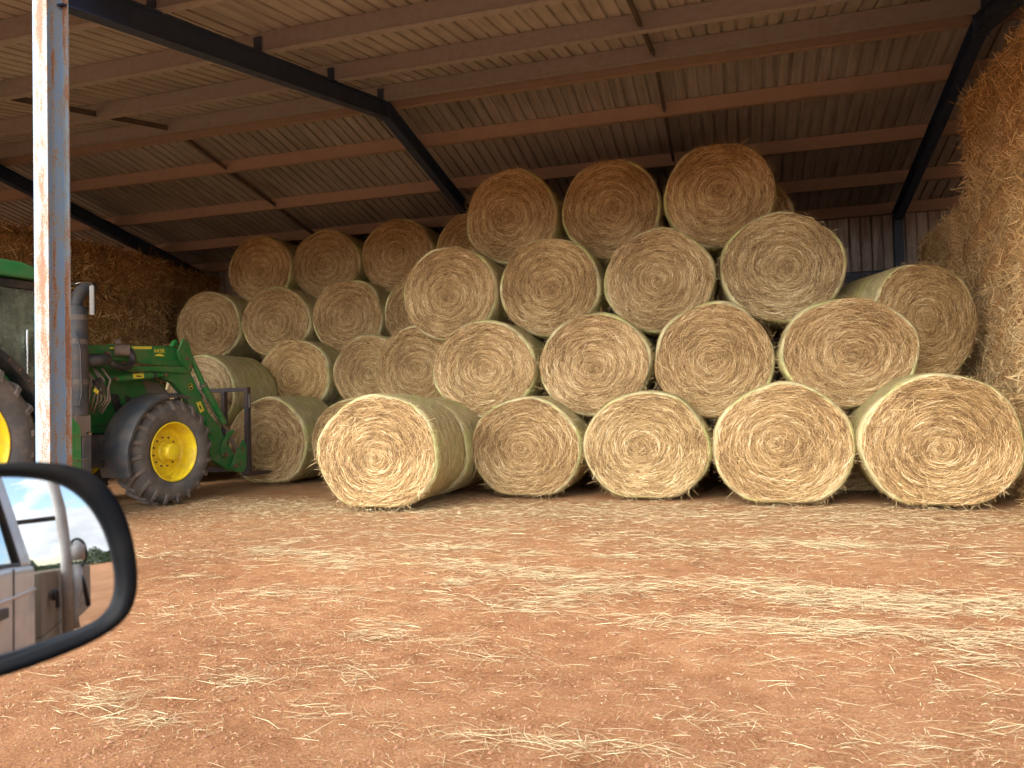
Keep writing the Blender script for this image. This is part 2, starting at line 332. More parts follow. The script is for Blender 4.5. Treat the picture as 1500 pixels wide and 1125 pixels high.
# ------------------------------------------------------------------ ground and far setting
BUMPS = [(*rng.uniform(-3, 3, 2), rng.uniform(0, 6)) for _ in range(12)]
def gz(x, y):
    z = -.010-.010*np.exp(-((y-5.1-.08*x)/.25)**2)-.009*np.exp(-((y-3.6+.1*x)/.24)**2)
    for fx, fy, p in BUMPS: z = z+.0022*np.sin(x*fx+y*fy+p)
    return z
def build_ground():
    xs = np.concatenate([[-1500, -400, -120, -40], np.linspace(-22, 14, 240), [40, 120, 400, 1500]])
    ys = np.concatenate([[-1500, -400, -120, -40, -12], np.linspace(-2, 16, 180), [25, 80, 300, 1500]])
    X, Y = np.meshgrid(xs, ys); Z = np.zeros_like(X)
    near = (np.abs(X+4) < 17) & (Y > -1.9) & (Y < 15.8)
    Z = np.where(near, gz(X, Y), -.010)
    V = np.stack([X, Y, Z], -1).reshape(-1, 3); nx = len(xs); ny = len(ys)
    i = np.arange(ny-1)[:, None]*nx+np.arange(nx-1)[None]; i = i.ravel()
    F = np.stack([i, i+1, i+nx+1, i+nx], 1)
    me = raw_mesh('ground', V, F, [M_GROUND], smooth=np.ones(len(F)))
    o = bpy.data.objects.new('ground', me); COL.objects.link(o); tag(o, 'red dirt yard in front of and under the hay shed', 'ground', kind='structure')
build_ground()
def treeline():
    parts = []; n = 60000
    az = rng.uniform(R(75), R(160), n); d = rng.uniform(150, 210, n)
    hmax = 2.2+1.6*np.sin(az*17)+2.5*np.sin(az*41+1)+1.5*np.sin(az*97)
    z = rng.uniform(0, 1, n)**.8*np.maximum(hmax, 1.8)*1.15
    C = np.stack([np.sin(az)*d, np.cos(az)*d, z], 1)
    D = unit(rng.normal(size=(n, 3))); E_ = unit(np.cross(D, rng.normal(size=(n, 3)))); s = rng.uniform(.14, .38, n)[:, None]
    V = np.stack([C-D*s-E_*s, C+D*s-E_*s*.4, C+D*s+E_*s, C-D*s*.6+E_*s], 1).reshape(-1, 3); F = np.arange(4*n).reshape(-1, 4)
    me = raw_mesh('tree_line', V, F, [M_LEAF], tone=np.repeat(rng.uniform(0, 1, n), 4))
    o = bpy.data.objects.new('tree_line', me); COL.objects.link(o); tag(o, 'dark green tree line on the far edge of the dirt field seen in the mirror', 'trees', kind='stuff')
treeline()

# ------------------------------------------------------------------ shed
RIDGE_Y, RIDGE_Z, SLOPE = 10.0, 5.80, .20
FRAMES = [-19.8, -12.2, -4.78, 2.78, 10.3]
FRONT_D, BACK_D = 5.66, 5.62
def roof_z(y): return RIDGE_Z-SLOPE*abs(y-RIDGE_Y)
shed = empty('hay_shed', (-4.78, 4.39, 0))
tag(shed, 'open fronted steel hay shed with corrugated roof, navy rafters and rusty pale blue post', 'shed')
SH = Vector((-4.78, 4.39, 0))
def sb(mb, name, m, **k):
    mb.v = [(x-SH.x, y-SH.y, z-SH.z) for x, y, z in mb.v]; return mb.build(name, m, shed, **k)
def corrugated(y0, z0, y1, z1, x0, x1, pitch=.172, depth=.028):
    mb = MB(); n = int((x1-x0)/pitch); prof = []
    for i in range(n):
        x = x0+i*pitch; prof += [(x, 0), (x+.128, 0), (x+.136, 1), (x+.164, 1)]
    prof.append((x0+n*pitch, 0))
    d = Vector((0, y1-y0, z1-z0)).normalized(); nn = Vector((0, -d.z, d.y))
    if nn.z < 0: nn = -nn
    if abs(d.z) > .9: nn = Vector((0, 1, 0))
    vs = []
    for x, h in prof:
        o = nn*h*depth; vs += [(x, y0+o.y, z0+o.z), (x, y1+o.y, z1+o.z)]
    return mb.add(vs, [(2*i, 2*i+2, 2*i+3, 2*i+1) for i in range(len(prof)-1)])
yf, yb = RIDGE_Y-FRONT_D, RIDGE_Y+BACK_D
sb(corrugated(yf, roof_z(yf), RIDGE_Y, RIDGE_Z, -20.2, 10.8), 'roof_sheeting', M_SHEET)
sb(corrugated(RIDGE_Y+.004, RIDGE_Z, yb, roof_z(yb), -20.2, 10.8), 'roof_sheeting', M_SHEET_SHADED)
sb(MB().beam((-20.2, RIDGE_Y, RIDGE_Z+.045), (10.8, RIDGE_Y, RIDGE_Z+.045), .5, .01), 'ridge_cap', M_SHEET)
sb(corrugated(yb-.1, 0, yb-.1, roof_z(yb)+.03, -20.2, 10.8, pitch=.19, depth=.04), 'back_wall', M_WALL)
for xw in (-20.25, 10.85):
    ys_ = [yf+.1, RIDGE_Y, yb-.05] if xw < 0 else [yf+2, RIDGE_Y, yb-.05]
    pr = [(y, roof_z(y)-.01) for y in ys_]; P_ = [(ys_[0], 0)]+pr+[(ys_[2], 0)]
    w_ = MB().add([(xw, y, z) for y, z in P_]+[(xw+.05, y, z) for y, z in P_], [(0, 1, 2, 3, 4), (9, 8, 7, 6, 5)]+[(i_, (i_+1) % 5, (i_+1) % 5+5, i_+5) for i_ in range(5)])
    sb(w_, 'end_wall', M_WALL)
def purlin(xa, xb, y, m, face=-1):
    h, w, t = .20, .075, .006; top = roof_z(y)-.004; mbp = MB()
    s = SLOPE if y < RIDGE_Y else -SLOPE
    def P(dy, dz): return (y+dy, top+dz)
    f = face
    mbp.box(xa, xb, y-t/2, y+t/2, top-h, top-.003)                      # web
    mbp.box(xa, xb, min(y-f*t/2, y-f*(w)), max(y-f*t/2, y-f*w), top-h-t, top-h)  # lower flange
    mbp.box(xa, xb, min(y-f*w, y-f*(w-t)), max(y-f*w, y-f*(w-t)), top-h+.0005, top-h+.022)
    for xe in (xa+.06, xb-.06):
        for dz in (-.06, -.14): mbp.tube([(xe, y+f*.014, top+dz), (xe, y-f*.0, top+dz)], .011, 6)
    if f < 0: mbp.box(xa, xb, y-.018, y-t/2, top-h-t, top-h+.004)       # rolled toe seen from the yard
    return mbp
front_d = [.15, 1.53, 3.05, 4.58, 5.55]; back_d = [.17, 1.27, 2.73, 4.15, 5.38]
for fi in range(len(FRAMES)-1):
    xa, xb = FRAMES[fi]+.004, FRAMES[fi+1]-.004
    for d in front_d: sb(purlin(xa, xb, RIDGE_Y-d, M_PURG), 'purlin', M_PURG)
    for d in back_d: sb(purlin(xa, xb, RIDGE_Y+d, M_PURO), 'purlin', M_PURO)
    xm = (xa+xb)/2+.05
    for ds, sg in ((front_d, -1), (back_d, 1)):
        for i in range(len(ds)-1):
            ya, yb_ = RIDGE_Y+sg*(ds[i]+.01), RIDGE_Y+sg*(ds[i+1]-.01)
            b_ = MB().beam((xm, ya, roof_z(ya)-.13), (xm, yb_, roof_z(yb_)-.13), .045, .05)
            b_.beam((xm+.02, ya, roof_z(ya)-.16), (xm+.02, yb_, roof_z(yb_)-.16), .006, .05)
            sb(b_, 'bridging_bar', M_BRIDGE)
def ibeam(p, q, w, h, tf=.012, up=(0, 0, 1), mb=None):
    mb = mb or MB(); p, q = Vector(p), Vector(q); d = (q-p).normalized(); sd = d.cross(Vector(up)).normalized(); u = sd.cross(d)
    mb.beam(p+u*(h/2-tf/2), q+u*(h/2-tf/2), w, tf, up); mb.beam(p-u*(h/2-tf/2), q-u*(h/2-tf/2), w, tf, up)
    mb.beam(p, q, .010, h-2*tf-.001, up); return mb
for X in FRAMES:
    for sg, dd in ((-1, 5.58), (1, 5.35)):
        yE = RIDGE_Y+sg*dd; g = .335
        mbr = ibeam((X, yE, roof_z(yE)-g), (X, RIDGE_Y+sg*.008, RIDGE_Z-g), .13, .235)
        # haunch plate at the eave and splice plate at the ridge
        sb(mbr, 'rafter', M_NAVY)
        for d_ in (front_d if sg < 0 else back_d):
            yc_ = RIDGE_Y+sg*(d_+(.012 if sg > 0 else .012)); cz_ = roof_z(yc_)
            if X != FRAMES[0] and X != FRAMES[-1]: sb(MB().box(X-.04, X+.05, min(yc_, yc_+sg*.008), max(yc_, yc_+sg*.008), cz_-.222, cz_-.05), 'purlin_cleat', M_NAVY)
    spl = MB().box(X-.085, X+.085, RIDGE_Y-.007, RIDGE_Y+.007, RIDGE_Z-.475, RIDGE_Z-.22)
    for zz in (-.43, -.35, -.27):
        for xx in (-.05, .05): spl.tube([(X+xx, RIDGE_Y-.03, RIDGE_Z+zz), (X+xx, RIDGE_Y+.03, RIDGE_Z+zz)], .012, 6)
    sb(spl, 'ridge_splice_plate', M_NAVY)
    if X != -4.78:
        if X < -6 or X > 5: sb(ibeam((X, 4.39, 0), (X, 4.39, roof_z(4.39)-.3), .13, .2, up=(0, 1, 0)), 'column', M_NAVY)
    sb(ibeam((X, 15.2, 0), (X, 15.2, roof_z(15.2)-.3), .14, .22, up=(0, 1, 0)), 'column', M_NAVY)
for z in (1.1, 3.40):
    g_ = MB().box(-20.1, 10.7, 15.38, 15.44, z-.08, z+.08).box(-20.1, 10.7, 15.32, 15.381, z+.08, z+.086); sb(g_, 'wall_girt', M_NAVY)
# the near front post, subdivided so that its wear can vary along and across it
def front_post():
    vs = []; fs = []; wear = []
    def strip(x0, y0, x1, y1, nrm, nu, f):
        nz = 90; o = len(vs)
        for i in range(nz+1):
            z = 4.42*i/nz
            for j in range(nu+1):
                t = j/nu; vs.append((x0+(x1-x0)*t, y0+(y1-y0)*t, z)); wear.append(f(t, z))
        for i in range(nz):
            for j in range(nu):
                a = o+i*(nu+1)+j; fs.append((a, a+1, a+nu+2, a+nu+1))
    w, D, t = .0655, .19, .011; Y0 = 4.30-4.39
    mid = lambda t, z: .13*math.exp(-((t-.58)/.20)**2)*(.55+.45*math.sin(z*3.1+1))+.065-.07*(t < .12)
    strip(-w, Y0, w, Y0, 0, 20, mid)                              # outer face of the front flange
    strip(w, Y0, w, Y0+t, 0, 1, lambda t, z: .1)
    strip(w, Y0+t, .006, Y0+t, 0, 6, lambda t, z: .0)
    web = lambda t, z: -.06 if t < .3 else (.13*math.exp(-((t-.55)/.11)**2)*(.35+.65*abs(math.sin(z*1.9+.6)))-.03+.05*t)
    strip(.006, Y0+t, .006, Y0+D-t, 0, 22, web)
    strip(.006, Y0+D-t, w, Y0+D-t, 0, 10, lambda t, z: .02+.17*(t > .25)*(.55+.45*math.sin(z*2.3+4)))
    strip(w, Y0+D-t, w, Y0+D, 0, 1, lambda t, z: .08)
    strip(w, Y0+D, -w, Y0+D, 0, 4, lambda t, z: .05)
    strip(-w, Y0+D, -w, Y0+D-t, 0, 1, lambda t, z: .05); strip(-w, Y0+D-t, -.006, Y0+D-t, 0, 3, lambda t, z: .03)
    strip(-.006, Y0+D-t, -.006, Y0+t, 0, 8, lambda t, z: .0); strip(-.006, Y0+t, -w, Y0+t, 0, 3, lambda t, z: 0); strip(-w, Y0+t, -w, Y0, 0, 1, lambda t, z: .02)
    me = raw_mesh('front_column', vs, fs, [M_POST], tone=wear, attr='wear')
    o = bpy.data.objects.new('front_column', me); COL.objects.link(o); o.parent = shed; o['label'] = 'pale blue steel post with rust patches'
    p = MB().box(-.10, .10, Y0-.05, Y0+D+.05, .002, .02).box(-.07, .07, Y0-.01, Y0+D+.01, 4.421, 4.435); p.build('column_plate', M_NAVY, shed)
front_post()

# ------------------------------------------------------------------ round bales
def bale_variant(i, flat=False):
    Rr, Ln = .735, 1.2; nth = 96
    th = np.linspace(0, 2*PI, nth, endpoint=False); r_ = np.random.default_rng(100+i)
    wob = sum(r_.uniform(.003, .013)*np.cos(k*th+r_.uniform(0, 6)) for k in range(2, 7))
    Rt = Rr*(1+wob)
    if flat:
        zz = Rt*np.sin(th); lim = .655/np.maximum(-np.sin(th), .1); Rt = np.where(zz < -.3, -np.log(np.exp(-Rt*38)+np.exp(-lim*38))/38, Rt)
    rings = np.concatenate([np.linspace(.02, .93, 30), [.955, .975]]); prof = []
    V = []; idx = []
    spir = r_.uniform(0, 6)
    for k, q in enumerate(rings):
        y = .012*np.sin(q*46+th+spir)*(.3+q)+.012*np.sin(th*3+q*9+i)+r_.normal(0, .0035, nth)+.018*(np.abs(q-.0) < .1)+.02*max(0, (q-.9))*10
        V.append(np.stack([np.cos(th)*Rt*q, y, np.sin(th)*Rt*q], 1))
    V = np.concatenate(V); V = np.vstack([V, [[0, .03, 0]]])
    nr = len(rings); F = []
    for k in range(nr-1):
        j = np.arange(nth); F.append(np.stack([k*nth+j, k*nth+(j+1) % nth, (k+1)*nth+(j+1) % nth, (k+1)*nth+j], 1))
    j = np.arange(0, nth, 2); F.append(np.stack([np.full(len(j), len(V)-1), (j+2) % nth, (j+1) % nth, j], 1))
    F = np.concatenate(F)
    # back face disc (same, mirrored)
    Vb = V.copy(); Vb[:, 1] = Ln-Vb[:, 1]; Fb = F[:, ::-1]
    parts = [(V, F, np.zeros(len(V)), 0, True), (Vb, Fb, np.zeros(len(Vb)), 0, True)]
    # windings of straw on both faces
    ph = r_.uniform(3, 7, 6); ecx, ecz = r_.uniform(-.07, .07, 2)
    def windings(n, front=True):
        q = np.sqrt(r_.uniform(.0008, .91, n)); a = r_.uniform(0, 2*PI, n); ln = np.clip(r_.lognormal(-2.25, .5, n), .04, .42)
        Rl = np.interp(a, th, Rt, period=2*PI); rad = q*Rl; sw = np.minimum(ln/np.maximum(rad, .06), 1.6)
        px_, pz_ = np.cos(a)*rad, np.sin(a)*rad; pat = np.sin(px_*ph[0]+pz_*ph[1]+ph[2])*np.sin(px_*ph[3]-pz_*ph[4]+ph[5])
        mess = np.clip(.20+.34*np.clip(pat, 0, 1)+.30*np.exp(-(q/.18)**2), 0, .8)
        tilt = r_.normal(0, 1, n)*mess*ln; stray = r_.uniform(size=n) < .10; tilt = np.where(stray, r_.normal(0, .8, n)*ln, tilt)
        y = -(.003+r_.exponential(.012, n)); y2 = y+r_.normal(0, .010, n)
        def pt(aa, rr, yy):
            k_ = np.clip(1-rr/.70, 0, 1); return np.stack([np.cos(aa)*rr+ecx*k_, yy, np.sin(aa)*rr+ecz*k_], 1)
        rmax = Rl*(.945+.02*r_.uniform(size=n))
        P0 = pt(a-sw/2, np.clip(rad-tilt/2, .01, rmax), y); P1 = pt(a, np.minimum(rad, rmax), y-.006); P2 = pt(a+sw/2, np.clip(rad+tilt/2, .01, rmax), np.minimum(y2, -.001))
        T = unit(P2-P0); nrm = unit(np.stack([r_.normal(0, .35, n), -np.ones(n), r_.normal(0, .35, n)], 1))
        W = unit(np.cross(T, nrm))*r_.uniform(.0010, .0036, n)[:, None]*np.where(r_.uniform(size=n) < .15, 1.5, 1)[:, None]
        # hay comes in bands: tone follows the winding
        band = .10*np.sin(q*38+a*.16+spir)+.07*np.sin(q*91+2*spir)-.16*np.clip(pat, 0, 1)+.12*np.sin(px_*ph[4]*.6+ph[0])*np.sin(pz_*ph[2]*.7)
        tone = np.clip(r_.beta(1.25, 1.5, n)+band, 0, 1)
        if not front: P0[:, 1] = Ln-P0[:, 1]; P1[:, 1] = Ln-P1[:, 1]; P2[:, 1] = Ln-P2[:, 1]
        return (*ribbons(P0, P1, P2, W, tone), 1, False)
    parts.append(windings(11000)); parts.append(windings(500, False))
    # loose ends hanging from the face and sticking out round the rim
    n = 330; a = r_.uniform(0, 2*PI, n); q = np.sqrt(r_.uniform(.2, .98, n)); rad = q*Rr
    P0 = np.stack([np.cos(a)*rad, np.full(n, -.005), np.sin(a)*rad], 1); ln = r_.uniform(.05, .19, n)
    D = unit(np.stack([r_.normal(0, .8, n), -r_.uniform(.1, .9, n), r_.normal(-.35, .7, n)], 1)); P2 = P0+D*ln[:, None]; P2[:, 2] -= .01
    P1 = (P0+P2)/2+np.array([0, -.008, .008]); W = unit(np.cross(D, r_.normal(size=(n, 3))))*.0017
    parts.append((*ribbons(P0, P1, P2, W, r_.uniform(.4, 1, n)), 1, False))
    n = 1300; a = r_.uniform(0, 2*PI, n); y = np.where(r_.uniform(size=n) < .6, r_.uniform(-.01, .04, n), r_.uniform(0, Ln, n)); Rl = np.interp(a, th, Rt, period=2*PI)
    P0 = np.stack([np.cos(a)*Rl, y, np.sin(a)*Rl], 1); ln = np.clip(r_.exponential(.022, n), .01, .11)
    D = unit(np.stack([np.cos(a), r_.normal(-.3, .8, n), np.sin(a)], 1)*np.array([1, 1, 1])+r_.normal(0, .6, (n, 3))); P2 = P0+D*ln[:, None]; P1 = (P0+P2)/2
    W = unit(np.cross(D, r_.normal(size=(n, 3))))*.0011
    parts.append((*ribbons(P0, P1, P2, W, r_.uniform(.3, 1, n)), 1, False))
    V_, F_, M_, T_, S_ = merge(parts)
    core = raw_mesh('hay_roll', V_, F_, [M_CORE, M_HAY], fmat=M_, tone=T_, smooth=S_)
    # net wrap skin: cylinder with rounded edges lapping over both faces
    ys = [-.002, -.011, -.010, .004, .028, .07]+list(np.linspace(.12, Ln-.12, 20))+[Ln-.07, Ln-.028, Ln-.004, Ln+.010, Ln+.011, Ln+.002]
    rs = [.928, .938, .962, .985, .999, 1.006]+[1.008]*20+[1.006, .999, .985, .962, .938, .928]
    NV = []
    for k, (y, s) in enumerate(zip(ys, rs)):
        s2 = s+(r_.normal(0, .0028, nth) if 5 < k < 26 else 0)+(.006*math.sin(y*31+i) if 5 < k < 26 else 0)+(r_.normal(0, .002, nth))
        NV.append(np.stack([np.cos(th)*Rt*s2, np.full(nth, y)+(.004*np.sin(th*9+i) if k < 3 else 0), np.sin(th)*Rt*s2], 1))
    NV = np.concatenate(NV); NF = []
    for k in range(len(ys)-1):
        j = np.arange(nth); NF.append(np.stack([k*nth+j, k*nth+(j+1) % nth, (k+1)*nth+(j+1) % nth, (k+1)*nth+j], 1))
    NF = np.concatenate(NF)
    # short straw pressed under and through the net, following the wrap
    n = 3800; a = r_.uniform(0, 2*PI, n); y = r_.uniform(.0, Ln, n); sw = r_.uniform(.03, .16, n); Rl = np.interp(a, th, Rt, period=2*PI)*1.013; dy = r_.normal(0, .012, n)
    def pt(aa, yy, rr): return np.stack([np.cos(aa)*rr, yy, np.sin(aa)*rr], 1)
    edge = np.clip((.05-np.minimum(y, Ln-y))/.05, 0, 1)*.03; Rl = Rl*(1-edge)
    P0 = pt(a-sw/2, y-dy, np.interp(a-sw/2, th, Rt, period=2*PI)*1.011*(1-edge)); P1 = pt(a, y, Rl*1.002); P2 = pt(a+sw/2, y+dy, np.interp(a+sw/2, th, Rt, period=2*PI)*1.011*(1-edge))
    W = np.stack([np.zeros(n), np.ones(n), np.zeros(n)], 1)*r_.uniform(.0012, .003, n)[:, None]
    parts = [(NV, NF, np.zeros(len(NV)), 0, True), (*ribbons(P0, P1, P2, W, r_.uniform(.05, .8, n)), 1, False)]
    V_, F_, M_, T_, S_ = merge(parts)
    net = raw_mesh('net_wrap', V_, F_, [M_NET, M_HAY], fmat=M_, tone=T_, smooth=S_)
    return core, net
VAR = [bale_variant(i) for i in range(5)]+[bale_variant(5+i, True) for i in range(4)]
def bale(x, y, z, rx, rz, label, group, flat=False, rot=0.0, spin=None, Ln=1.2):
    v = random.choice([5, 6, 7, 8] if flat else [0, 1, 2, 3, 4])
    o = empty('round_bale', (x, y, z), rot); o.scale = (rx/.745, Ln/1.2, rz/(.745 if not flat else .697))
    tag(o, label, 'hay bale', group)
    for me, nm in zip(VAR[v], ('hay_roll', 'net_wrap')):
        c = bpy.data.objects.new(nm, me); COL.objects.link(c); c.parent = o
        if not flat:
            c.rotation_euler = (0, spin if spin is not None else random.uniform(0, 6.28), 0)
    return o
GF = 'round bales in the front stack'; GL = 'round bales in the stack set back on the left'
# front stack, bottom row resting on the dirt (z = centre)
bale(-2.68, 9.50, .625, .750, .63, 'bottom row bale of the front stack, right beside the lone bale pulled forward', GF, True)
bale(-1.13, 9.35, .645, .760, .65, 'second bale from the left in the bottom row of the big front stack', GF, True)
bale(.416, 9.05, .660, .770, .665, 'third bale from the left in the bottom row, wide and squashed flat underneath', GF, True)
bale(1.97, 8.97, .690, .785, .695, 'largest squashed bale at the right end of the bottom row', GF, True)
bale(-3.40, 10.05, 1.70, .755, .68, 'leftmost bale of the second row up in the front stack, above the lone bale', GF)
bale(-1.85, 10.0, 1.70, .755, .69, 'second bale from the left in the second row of the front stack', GF)
bale(-.33, 9.95, 1.695, .745, .735, 'third bale from the left in the second row, with a dark grey tinged face', GF)
bale(1.21, 9.75, 1.715, .775, .66, 'wide oval bale at the right end of the second row in the front stack', GF)
bale(-4.09, 10.6, 2.86, .745, .72, 'leftmost bale of the third row in the front stack', GF)
bale(-2.58, 10.6, 2.86, .745, .715, 'second bale from the left in the third row of the front stack', GF)
bale(-1.03, 10.5, 2.83, .755, .715, 'third bale from the left in the third row of the front stack', GF)
bale(.535, 10.3, 2.86, .77, .71, 'wide pale bale at the right end of the third row, beside the bare back wall', GF)
bale(-3.31, 11.25, 4.08, .745, .735, 'left one of the three topmost bales under the roof', GF)
bale(-1.78, 11.3, 4.06, .745, .76, 'middle one of the three topmost bales under the roof', GF)
bale(-.22, 11.05, 4.05, .76, .76, 'right one of the three topmost bales, highest and biggest under the roof', GF)
# lone bale pulled forward and the one behind it
bale(-4.07, 8.10, .665, .755, .66, 'lone round bale standing forward of the stack with its green netted side showing', 'round bales pulled forward', True, rot=R(4), Ln=1.08)
bale(-4.10, 9.30, .64, .735, .64, 'bale right behind the lone forward bale, only its right rim showing', 'round bales pulled forward', True)
# second line behind the bottom row
for x, y, lb in ((-3.0, 10.75, 'bale behind the bottom row, glimpsed left of the second bale'), (-1.9, 10.8, None), (-.36, 10.6, None), (1.22, 10.25, 'shaded bale glimpsed between the two rightmost bottom bales')):
    if lb and x > 0: bale(x, y, .64, .74, .64, lb, GF, True)
bale(2.45, 10.3, .70, .50, .66, 'shaded bale on the ground under the dark bale at the right', GF, True)
bale(.1, 12.35, 3.95, .75, .75, 'dark bale behind the highest bale, its rim showing at the right', GF)
bale(.30, 11.6, 2.8, .75, .72, 'bale behind the wide pale bale of the third row', GF)
bale(2.13, 10.25, 2.08, .67, .72, 'dark shaded bale with twisted face, wedged between front stack and tall straw stack', 'shaded bales beside the straw stack', rot=R(20))
bale(2.00, 11.42, 2.10, .72, .72, 'bale behind the dark shaded bale, only its left side showing', 'shaded bales beside the straw stack', rot=R(8))
# left stack, set back
bale(-7.36, 10.78, .68, .745, .685, 'left group bottom row bale right behind the black pallet fork', GL, True)
bale(-5.83, 10.80, .66, .745, .665, 'left group bottom row bale half hidden by the lone forward bale', GL, True)
bale(-9.66, 10.80, .66, .745, .665, 'left group bottom row bale behind the tractor front wheel', GL, True)
bale(-8.15, 12.05, .66, .745, .665, 'left group bale on the ground behind the fork carriage top bar', GL, True)
bale(-8.62, 10.75, 1.50, .70, .66, 'bale behind the loader arm with its long netted side facing right', GL)
bale(-7.62, 12.0, 1.79, .725, .68, 'left group second row bale just right of the fork carriage upright', GL)
bale(-6.12, 12.0, 1.80, .725, .68, 'left group second row bale in the middle, paler than its right neighbour', GL)
bale(-4.86, 11.1, 1.80, .73, .68, 'left group second row bale with orange brown face, next to the front stack', GL)
bale(-9.88, 12.6, 2.86, .745, .68, 'left group third row, leftmost bale, above the loader arm', GL)
bale(-8.38, 12.6, 2.86, .755, .68, 'left group third row, second bale from the left', GL)
bale(-6.87, 12.6, 2.88, .745, .69, 'left group third row, third bale with loose straw on its lower face', GL)
bale(-5.40, 12.6, 2.88, .74, .69, 'left group third row, rightmost bale half hidden by the front stack', GL)
bale(-9.12, 13.2, 4.0, .735, .69, 'left group top row, leftmost bale against the dark roof', GL)
bale(-7.64, 13.2, 4.0, .735, .69, 'left group top row, second bale from the left', GL)
bale(-6.13, 13.2, 4.05, .745, .71, 'left group top row, third bale and the biggest of that row', GL)
bale(-4.62, 13.2, 4.05, .735, .71, 'left group top row, rightmost bale half hidden by the front stack', GL)

# ------------------------------------------------------------------ big square bales
def square_variant(i, Lx, Ly, Lz, nst, faces):
    r_ = np.random.default_rng(500+i); parts = []
    def grid(o, u, v, nu, nv, n):
        U, Vv = np.meshgrid(np.linspace(0, 1, nu), np.linspace(0, 1, nv)); o, u, v, n = map(np.array, (o, u, v, n))
        P = o+U[..., None]*u+Vv[..., None]*v; eu = np.minimum(U, 1-U)*np.linalg.norm(u); ev = np.minimum(Vv, 1-Vv)*np.linalg.norm(v)
        rnd = np.clip(1-np.minimum(eu, ev)/(.13 if 'L' in faces else .16), 0, 1)**2*(.12 if 'L' in faces else .19)
        disp = sum(.012*np.sin(U*r_.uniform(2, 14)+Vv*r_.uniform(2, 14)+r_.uniform(0, 6)) for _ in range(5))+r_.normal(0, .006, U.shape)
        disp = np.where(np.minimum(eu, ev) < 1e-6, 0, disp)
        P = P+n*(disp-rnd)[..., None]; k = (np.arange(nv-1)[:, None]*nu+np.arange(nu-1)[None]).ravel()
        parts.append((P.reshape(-1, 3), np.stack([k, k+1, k+nu+1, k+nu], 1), np.zeros(nu*nv), 0, True))
    x0, x1, y0, y1, z0, z1 = -Lx/2, Lx/2, 0, Ly, 0, Lz
    grid((x0, y0, z0), (Lx, 0, 0), (0, 0, Lz), 30, 26, (0, -1, 0)); grid((x0, y1, z0), (Lx, 0, 0), (0, 0, Lz), 30, 26, (0, 1, 0))
    grid((x0, y0, z0), (0, Ly, 0), (0, 0, Lz), 60, 26, (-1, 0, 0)); grid((x1, y0, z0), (0, Ly, 0), (0, 0, Lz), 60, 26, (1, 0, 0))
    grid((x0, y0, z1), (Lx, 0, 0), (0, Ly, 0), 30, 60, (0, 0, 1)); grid((x0, y0, z0), (Lx, 0, 0), (0, Ly, 0), 30, 60, (0, 0, -1))
    def stems(n, o, u, v, nn, lo=.03, hi=.16, stick=.35):
        o, u, v, nn = map(np.array, (o, u, v, nn)); A = r_.uniform(0, 1, (n, 1)); B = r_.uniform(0, 1, (n, 1)); P = o+A*u+B*v
        D = r_.normal(size=(n, 3)); D = D-(D@nn)[:, None]*nn*1.0; D = unit(D)+nn*np.abs(r_.normal(0, stick, (n, 1))); D[:, 2] -= .25; D = unit(D)
        ln = np.clip(r_.lognormal(-2.35, .55, n), lo, hi*2.2)[:, None]; P0 = P-nn*.02; P2 = P0+D*ln; P1 = (P0+P2)/2+nn*.004
        e = (P2-P)@nn; P2 = P2-nn*np.clip(e-.06, 0, 1)[:, None]*.7
        rr = unit(nn+r_.normal(0, .5, (n, 3))); W = unit(np.cross(D, rr))*(r_.uniform(.0016, .0042, n)*np.where(r_.uniform(size=n) < .12, 1.7, 1)*(1.0 if 'L' in faces else 1.5))[:, None]
        parts.append((*ribbons(P0, P1, P2, W, np.clip(r_.beta(1.1, 1.5, n), 0, 1)), 1, False))
    d = nst
    if 'L' in faces: stems(int(d*Ly*Lz), (x0, y0, z0), (0, Ly, 0), (0, 0, Lz), (-1, 0, 0))
    if 'R' in faces: stems(int(d*Ly*Lz), (x1, y0, z0), (0, Ly, 0), (0, 0, Lz), (1, 0, 0))
    stems(int(d*.7*Lx*Lz), (x0, y0, z0), (Lx, 0, 0), (0, 0, Lz), (0, -1, 0))
    stems(int(d*.3*Lx*Lz), (x0, y1, z0), (Lx, 0, 0), (0, 0, Lz), (0, 1, 0))
    stems(int(d*.12*Lx*Ly), (x0, y0, z1), (Lx, 0, 0), (0, Ly, 0), (0, 0, 1), stick=.6)
    # shaggy edges
    for ex in ([x0] if 'L' in faces else [])+([x1] if 'R' in faces else []):
        sx = -1 if ex < 0 else 1
        stems(int(220*Ly), (ex, y0, z1-.03), (0, Ly, 0), (0, 0, .03), (sx*.8, 0, .6), stick=.7)
        stems(int(160*Ly), (ex, y0, z0), (0, Ly, 0), (0, 0, .03), (sx*1., 0, -.2), stick=.5)
        stems(int(260*Lz), (ex, y0, z0), (0, .03, 0), (0, 0, Lz), (sx*.7, -.7, 0), stick=.7); stems(int(260*Lz), (ex, y1-.03, z0), (0, .03, 0), (0, 0, Lz), (sx*.7, .7, 0), stick=.7)
    V_, F_, M_, T_, S_ = merge(parts)
    return raw_mesh('square_bale', V_, F_, [M_SQG_LIT, M_GOLD_LIT] if 'L' in faces else [M_SQ, M_BROWN], fmat=M_, tone=T_, smooth=S_)
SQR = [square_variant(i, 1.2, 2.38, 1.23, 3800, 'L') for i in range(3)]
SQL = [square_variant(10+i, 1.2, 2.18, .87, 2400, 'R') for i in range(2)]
def sqb(me, x, y, z, label, group, rz=0):
    o = bpy.data.objects.new('square_bale', me); COL.objects.link(o); o.location = (x, y, z); o.rotation_euler = (0, 0, rz); tag(o, label, 'straw bale', group)
lay = ['ground', 'second', 'third', 'top']
GR = 'big square straw bales stacked at the right'
k = 0
